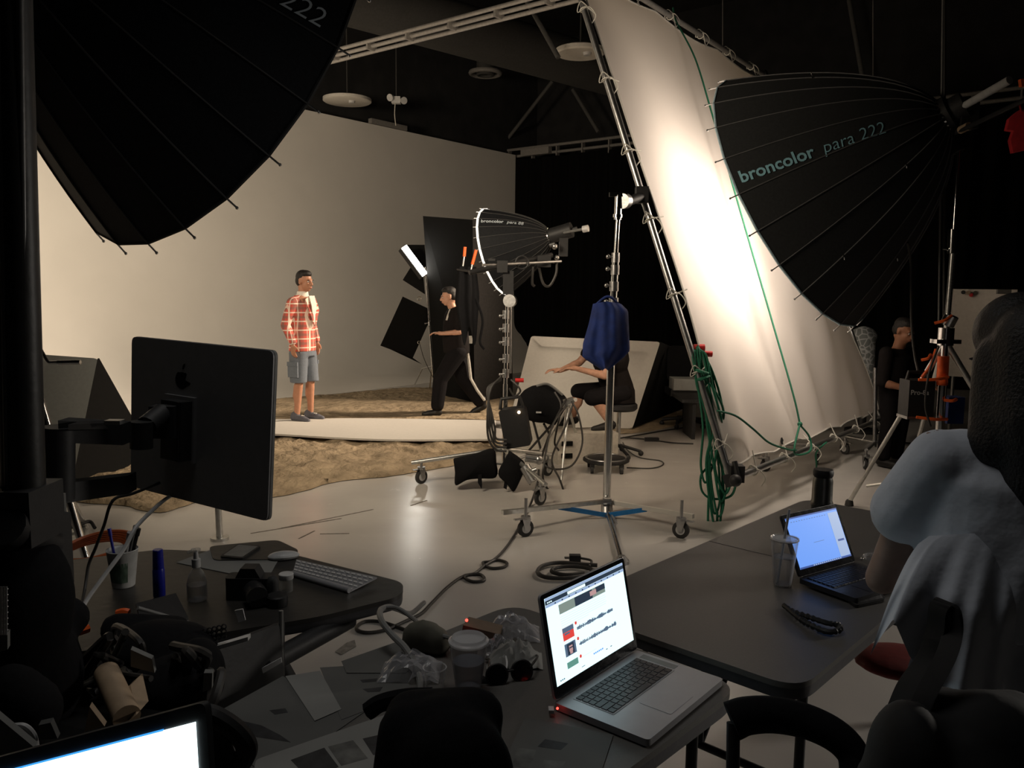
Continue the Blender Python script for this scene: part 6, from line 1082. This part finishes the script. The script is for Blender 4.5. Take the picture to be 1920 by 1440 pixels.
# ================================================================= THINGS ON THE RIGHT TABLE
p = G(1467, 1098, .7402); root = thing('water_cup', p, 'clear tumbler half full of water with a straw, on the right-hand table', 'cup')
part(root, 'cup', MB().lathe(p, Z_, [(0, .026), (.004, .0285), (.155, .0435), (.158, .044)], 36, cap=False).lathe(p, Z_, [(.006, .027), (.005, .001)], 30, cap=False), 'clear'); part(root, 'water', MB().lathe(p, Z_, [(.008, .0265), (.10, .036)], 32), 'water'); part(root, 'rim', MB().torus(p+V(0, 0, .158), Z_, .044, .0022, 36), 'rim_clear')
part(root, 'lid', MB().lathe(p, Z_, [(.158, .0445), (.163, .0445), (.164, .040), (.160, .038), (.160, .006)], 36), 'clear'); part(root, 'straw', MB().cyl(p+V(-.018, 0, .01), P(1480, 955, p.y), .0042), 'straw')
p = G(1543, 1012, .7402); p = V(1.42, 3.10, .7402); q = P(1543, 900, 3.0); p = V(q.x, 3.0, .7402)
root = thing('thermos', p, 'dark steel thermos jar standing behind the dark laptop', 'thermos'); zt = P(1545, 880, 3.0).z
hh = zt-.7402; part(root, 'jar', MB().lathe(p, Z_, [(0, .036), (.004, .038), (hh*.55, .038), (hh*.56, .040), (hh*.6, .040), (hh*.62, .037), (hh*.86, .036), (hh*.92, .031)], 30), 'dark_steel'); part(root, 'lid', MB().lathe(p, Z_, [(hh*.9, .031), (hh*.93, .036), (hh*.97, .037), (hh, .034)], 30), 'black_plastic')
c = G(1625, 1120, .7402); pl = [G(x, y, .742) for x, y in ((1555, 1105), (1640, 1098), (1660, 1128), (1605, 1140))]; root = thing('phone', c, 'dark phone lying in front of the dark laptop on the right-hand table', 'phone'); part(root, 'case', MB().plate(rounded(pl, .01), V(0, 0, .009)), 'black_plastic'); cc = sum(pl, V(0, 0, 0))/4; part(root, 'glass', MB().plate(rounded([cc+(x-cc)*.9+V(0, 0, .0092) for x in pl], .008), V(0, 0, .0006)), 'bezel')
sp_ = spline([G(1470, 1135, .749), G(1490, 1148, .752), G(1520, 1158, .757), G(1550, 1168, .760), G(1572, 1172, .757), G(1572, 1182, .754), G(1550, 1184, .752), G(1520, 1172, .752), G(1500, 1160, .75), G(1478, 1142, .75)], 6)
solo('beaded_strap', MB().tube(sp_, .008, 8, rf=lambda t: 1+.3*math.sin(t*160)), 'black_plastic', 'black braided strap lying folded on the right-hand table', 'strap')
solo('small_charm', MB().ball(G(1616, 1048, .77), .006), 'chrome', 'tiny bright metal charm beside the dark laptop', 'charm'); solo('glass_ashtray', MB().torus(G(1640, 1045, .75), Z_, .035, .006).cyl(G(1640, 1045, .742), G(1640, 1045, .746), .033), 'clear', 'clear glass dish behind the dark laptop near the elbow', 'dish')

# ================================================================= WOMAN AT RIGHT (seen from behind)
wx, wy = 1.115, 1.78; M = figmat((wx, wy, 0), (.12, 1))
J = dict(shr=(.17, -.01, 1.355), elr=(.20, .13, 1.10), wrr=(.06, .34, 1.02), shl=(-.17, -.01, 1.355), ell=(-.235, .10, 1.02), wrl=(-.12, .34, .965), hpr=(.09, 0, .84), knr=(.10, .03, .45), anr=(.1, -.02, .08), hpl=(-.09, 0, .84), knl=(-.10, .03, .45), anl=(-.1, -.02, .08))
hp, hd = headp((0, .05, 1.555), (-.1, 1, -.30), k=1.0)
body = limbs(J, .95)+hp+[('e', (0, -.0, .88), (.165, .125, .12)), ('c', (0, 0, .9), .12, (0, 0, 1.1), .105), ('e', (0, -.005, 1.23), (.155, .11, .18)), ('c', (-.12, -.01, 1.335), .055, (.12, -.01, 1.335), .055), ('c', (0, -.01, 1.34), .052, (0, .02, 1.47), .048)]+handp(J['wrr'], (-.5, 1, -.1), (0, 0, -1), (-1, 0, 0), .5, .92)+handp(J['wrl'], (.5, 1, -.1), (0, 0, -1), (1, 0, 0), .5, .92)
root = thing('person', V(wx, wy, 0), 'person with long dark hair seen from behind in a loose grey t-shirt', 'person')
part(root, 'body', blob(body, M, .009, 3), 'skin_shade', ang=180); faceparts(root, M, hd)
hr = hairp(hd, .006, 0, 1.14)+[('c', (0, -.06, 1.60), .095, (0, -.075, 1.44), .105), ('c', (0, -.08, 1.45), .105, (.01, -.085, 1.30), .085), ('c', (.0, -.09, 1.32), .085, (.01, -.09, 1.22), .055), ('c', (.06, -.02, 1.56), .055, (.075, -.06, 1.38), .06), ('c', (-.06, -.02, 1.56), .055, (-.075, -.06, 1.38), .055)]
part(root, 'hair', blob(hr, M, .012, 3), 'hair', ang=180)
tee = [('l', [((0, -.01, .98), .205, .15), ((0, -.005, 1.08), .195, .145), ((0, -.01, 1.2), .19, .14), ((0, -.01, 1.30), .19, .13), ((0, -.01, 1.37), .13, .09), ((0, -.01, 1.395), .08, .07)]), ('c', (-.13, -.01, 1.335), .072, (.13, -.01, 1.335), .072), ('c', (.165, -.01, 1.335), .068, (.18, .06, 1.22), .070), ('c', (-.165, -.01, 1.335), .070, (-.205, .055, 1.20), .080), ('c', (-.15, -.01, 1.30), .06, (-.15, .01, 1.20), .06), ('c', (.0, -.06, 1.18), .10, (-.05, -.07, 1.02), .09)]
part(root, 't_shirt', blob(tee, M, .010, 2), 'tee_grey', ang=180)
# loose split hem of the shirt
def hem(u, v, o=0.):
    xb = 1632+330*u; xt = 1742+215*u; yb = float(np.interp(xb, [1632, 1648, 1675, 1706, 1746, 1790, 1842, 1880, 1962], [1228, 1200, 1160, 1232, 1272, 1300, 1346, 1310, 1285])); yt = 1005-5*math.sin(PI*u)
    x, y = xt+(xb-xt)*v**.62, yt+(yb-yt)*v; return P(x, y, 1.71-.115*math.sin(PI*min(1, u*.75+.12))*min(1, .25+v*1.6)-.010*math.sin(u*34+v*3)*v-.012*math.sin(u*15)*v+o)
part(root, 'shirt_hem', MB().grid(hem, 90, 16).grid(lambda u, v: hem(u, v, .006), 90, 16), 'tee_grey', ang=180)
tr = [('e', (0, -.01, .87), (.18, .145, .13)), ('c', (.09, 0, .82), .105, J['knr'], .075), ('c', J['knr'], .075, (.1, -.02, .10), .055), ('c', (-.09, 0, .82), .105, J['knl'], .075), ('c', J['knl'], .075, (-.1, -.02, .10), .055)]
part(root, 'trousers', blob(tr, M, .012, 3), 'jeans', ang=180)
for s in (1, -1): part(root, 'shoe', blob([('c', (.1*s, -.04, .045), .042, (.1*s, .14, .035), .034)], M, .012, 2), 'shoe_black', ang=180)
# red thing behind the shirt tail
solo('red_cushion', blob([('e', G(1655, 1240, .45)+V(.06, 0, 0), (.16, .14, .035))], Matrix.Identity(4), .012, 3), 'red_dark', 'dark red stool seat showing behind the shirt tail', 'stool', ang=180)
# ================================================================= CHAIRS
def chair(name, sc, f, label, seat=True, padw=.42):
    f = V(f[0], f[1], 0).normalized(); r = V(f.y, -f.x, 0); q = lambda x, y, z: sc+r*x+f*y+V(0, 0, z)
    root = thing(name, sc, label, 'chair', 'dark folding chairs')
    part(root, 'seat', MB().plate(rounded([q(-.2, -.2, .46), q(.2, -.2, .46), q(.2, .2, .46), q(-.2, .2, .46)], .06), V(0, 0, -.035)), 'black_cloth')
    def bp(u, v): w_ = padw/2; return q((u-.5)*2*w_, -.22-.05*math.sin(PI*u)-.05*v, .66+.17*v*(.75+.25*math.sin(PI*u)))
    part(root, 'backrest', MB().grid(bp, 16, 6).grid(lambda u, v: bp(u, v)+f*-.02, 16, 6).tube([bp(i/16, 1)-f*.01 for i in range(17)], .011).tube([bp(i/16, 0)-f*.01 for i in range(17)], .011).tube([bp(0, i/6)-f*.01 for i in range(7)], .011).tube([bp(1, i/6)-f*.01 for i in range(7)], .011), 'black_cloth')
    for s in (-1, 1):
        part(root, 'leg', MB().cyl(q(.2*s, -.25, .82), q(.2*s, .2, .0), .012), 'black_metal'); part(root, 'leg', MB().cyl(q(.19*s, .12, .45), q(.19*s, -.26, .0), .012), 'black_metal')
    part(root, 'stretcher', MB().cyl(q(-.2, .16, .08), q(.2, .16, .08), .009), 'black_metal'); return root
root = thing('folding_chair', V(.55, 1.2, 0), 'dark chair at the corner of the front table, curved back rim seen low right', 'chair', 'dark folding chairs')
rp = spline([P(1372, 1352, 1.52), P(1400, 1342, 1.52), P(1450, 1340, 1.51), P(1510, 1352, 1.49), P(1565, 1378, 1.46), P(1598, 1412, 1.44), P(1604, 1450, 1.42), P(1600, 1490, 1.4)], 6)
part(root, 'backrest', MB().tube(rp, .041, 12, rf=lambda t: .9-.25*t), 'black_cloth'); part(root, 'back_frame', MB().tube([p+V(0, .012, .02) for p in rp], .010), 'black_plastic')
part(root, 'leg', MB().cyl(P(1375, 1355, 1.52), P(1372, 1620, 1.45), .013), 'black_metal'); part(root, 'leg', MB().cyl(rp[-1], V(.62, 1.25, .0), .013), 'black_metal'); part(root, 'seat', MB().plate(rounded([V(.35, 1.2, .46), V(.7, 1.15, .46), V(.62, .8, .46), V(.28, .85, .46)], .06), V(0, 0, -.035)), 'black_cloth')
part(root, 'leg', MB().cyl(V(.32, .88, .45), V(.30, .85, 0), .012), 'black_metal'); part(root, 'leg', MB().cyl(V(.6, .85, .45), V(.62, .8, 0), .012), 'black_metal')
# big chair with jacket in front centre
jb = thing('jacket', P(830, 1420, 1.15), 'black jacket draped over the chair back in the lower middle', 'jacket')
part(jb, 'cloth', blob([('c', P(770, 1345, 1.28), .045, P(890, 1345, 1.28), .05), ('c', P(760, 1370, 1.24), .045, P(740, 1480, 1.2), .04), ('e', P(835, 1400, 1.24), (.085, .07, .085)), ('e', P(850, 1470, 1.2), (.10, .08, .12)), ('c', P(905, 1375, 1.28), .03, P(915, 1500, 1.2), .04)], Matrix.Identity(4), .012, 5), 'black_cloth', ang=180)
part(jb, 'collar', MB().tube(spline([P(690, 1334, 1.33), P(715, 1318, 1.33), P(760, 1308, 1.33), P(810, 1306, 1.33)]), .016), 'black_cloth')
chair('folding_chair', V(-.02, .80, 0), (-.1, 1.0), 'dark folding chair under the black jacket at the front table')
# curved chair back at lower left
root = thing('chair', V(-.50, 1.15, 0), 'dark chair with a curved open back ring at lower left', 'chair', )
part(root, 'back_ring', MB().tube(spline([P(378, 1338, 1.15), P(405, 1345, 1.15), P(440, 1368, 1.15), P(462, 1398, 1.15), P(455, 1425, 1.15), P(430, 1442, 1.15), P(412, 1450, 1.15)]), .016, 10), 'black_plastic'); part(root, 'back_panel', MB().plate([P(378, 1345, 1.14), P(405, 1352, 1.14), P(425, 1385, 1.14), P(438, 1420, 1.14), P(420, 1470, 1.14), P(372, 1500, 1.14)], V(0, .01, 0)), 'black_plastic')
part(root, 'back_post', MB().cyl(P(390, 1450, 1.15), V(-.47, 1.15, .45), .014), 'black_metal'); part(root, 'seat', MB().box(V(-.5, 1.0, .44), (.4, .4, .05)), 'black_plastic'); part(root, 'column', MB().cyl(V(-.5, 1.0, .42), V(-.5, 1.0, .03), .03).cyl(V(-.5, 1.0, .03), V(-.5, 1.0, .0), .22), 'black_metal')
# handbag with upright strap and dark mass at lower right
root = thing('handbag', P(1760, 1420, 1.30), 'large black handbag with a tall stiff strap at the lower right', 'bag')
sp_ = spline([P(1680, 1330, 1.28), P(1700, 1285, 1.30), P(1735, 1235, 1.32), P(1752, 1185, 1.33), P(1757, 1145, 1.33), P(1768, 1130, 1.33), P(1781, 1145, 1.32), P(1784, 1185, 1.31), P(1770, 1235, 1.28), P(1735, 1300, 1.26), P(1715, 1350, 1.25)], 6)
mb = MB(); wv = V(.35, -.8, 0).normalized()*.017
mb.rings([[p-wv, p+wv, p+wv*1.0+V(.004, 0, .004), p-wv+V(.004, 0, .004)] for p in sp_]); part(root, 'strap', mb, 'black_leather', ang=50)
part(root, 'bag_body', blob([('e', P(1760, 1400, 1.28), (.10, .09, .10)), ('e', P(1700, 1440, 1.22), (.06, .08, .11)), ('e', P(1850, 1430, 1.25), (.12, .09, .12)), ('c', P(1700, 1350, 1.27), .03, P(1900, 1350, 1.27), .05), ('e', P(1780, 1520, 1.22), (.16, .10, .14))], Matrix.Identity(4), .013, 4), 'black_leather', ang=180)
root = thing('folding_chair', V(1.0, 1.2, 0), 'dark chair under the black handbag at the lower right', 'chair')
part(root, 'seat', MB().box(V(.95, 1.22, .66), (.42, .36, .05)), 'black_cloth')
for sx_ in (-.18, .18):
    for sy_ in (-.14, .14): part(root, 'leg', MB().cyl(V(.95+sx_, 1.22+sy_, .64), V(.95+sx_, 1.22+sy_, 0), .013), 'black_metal')
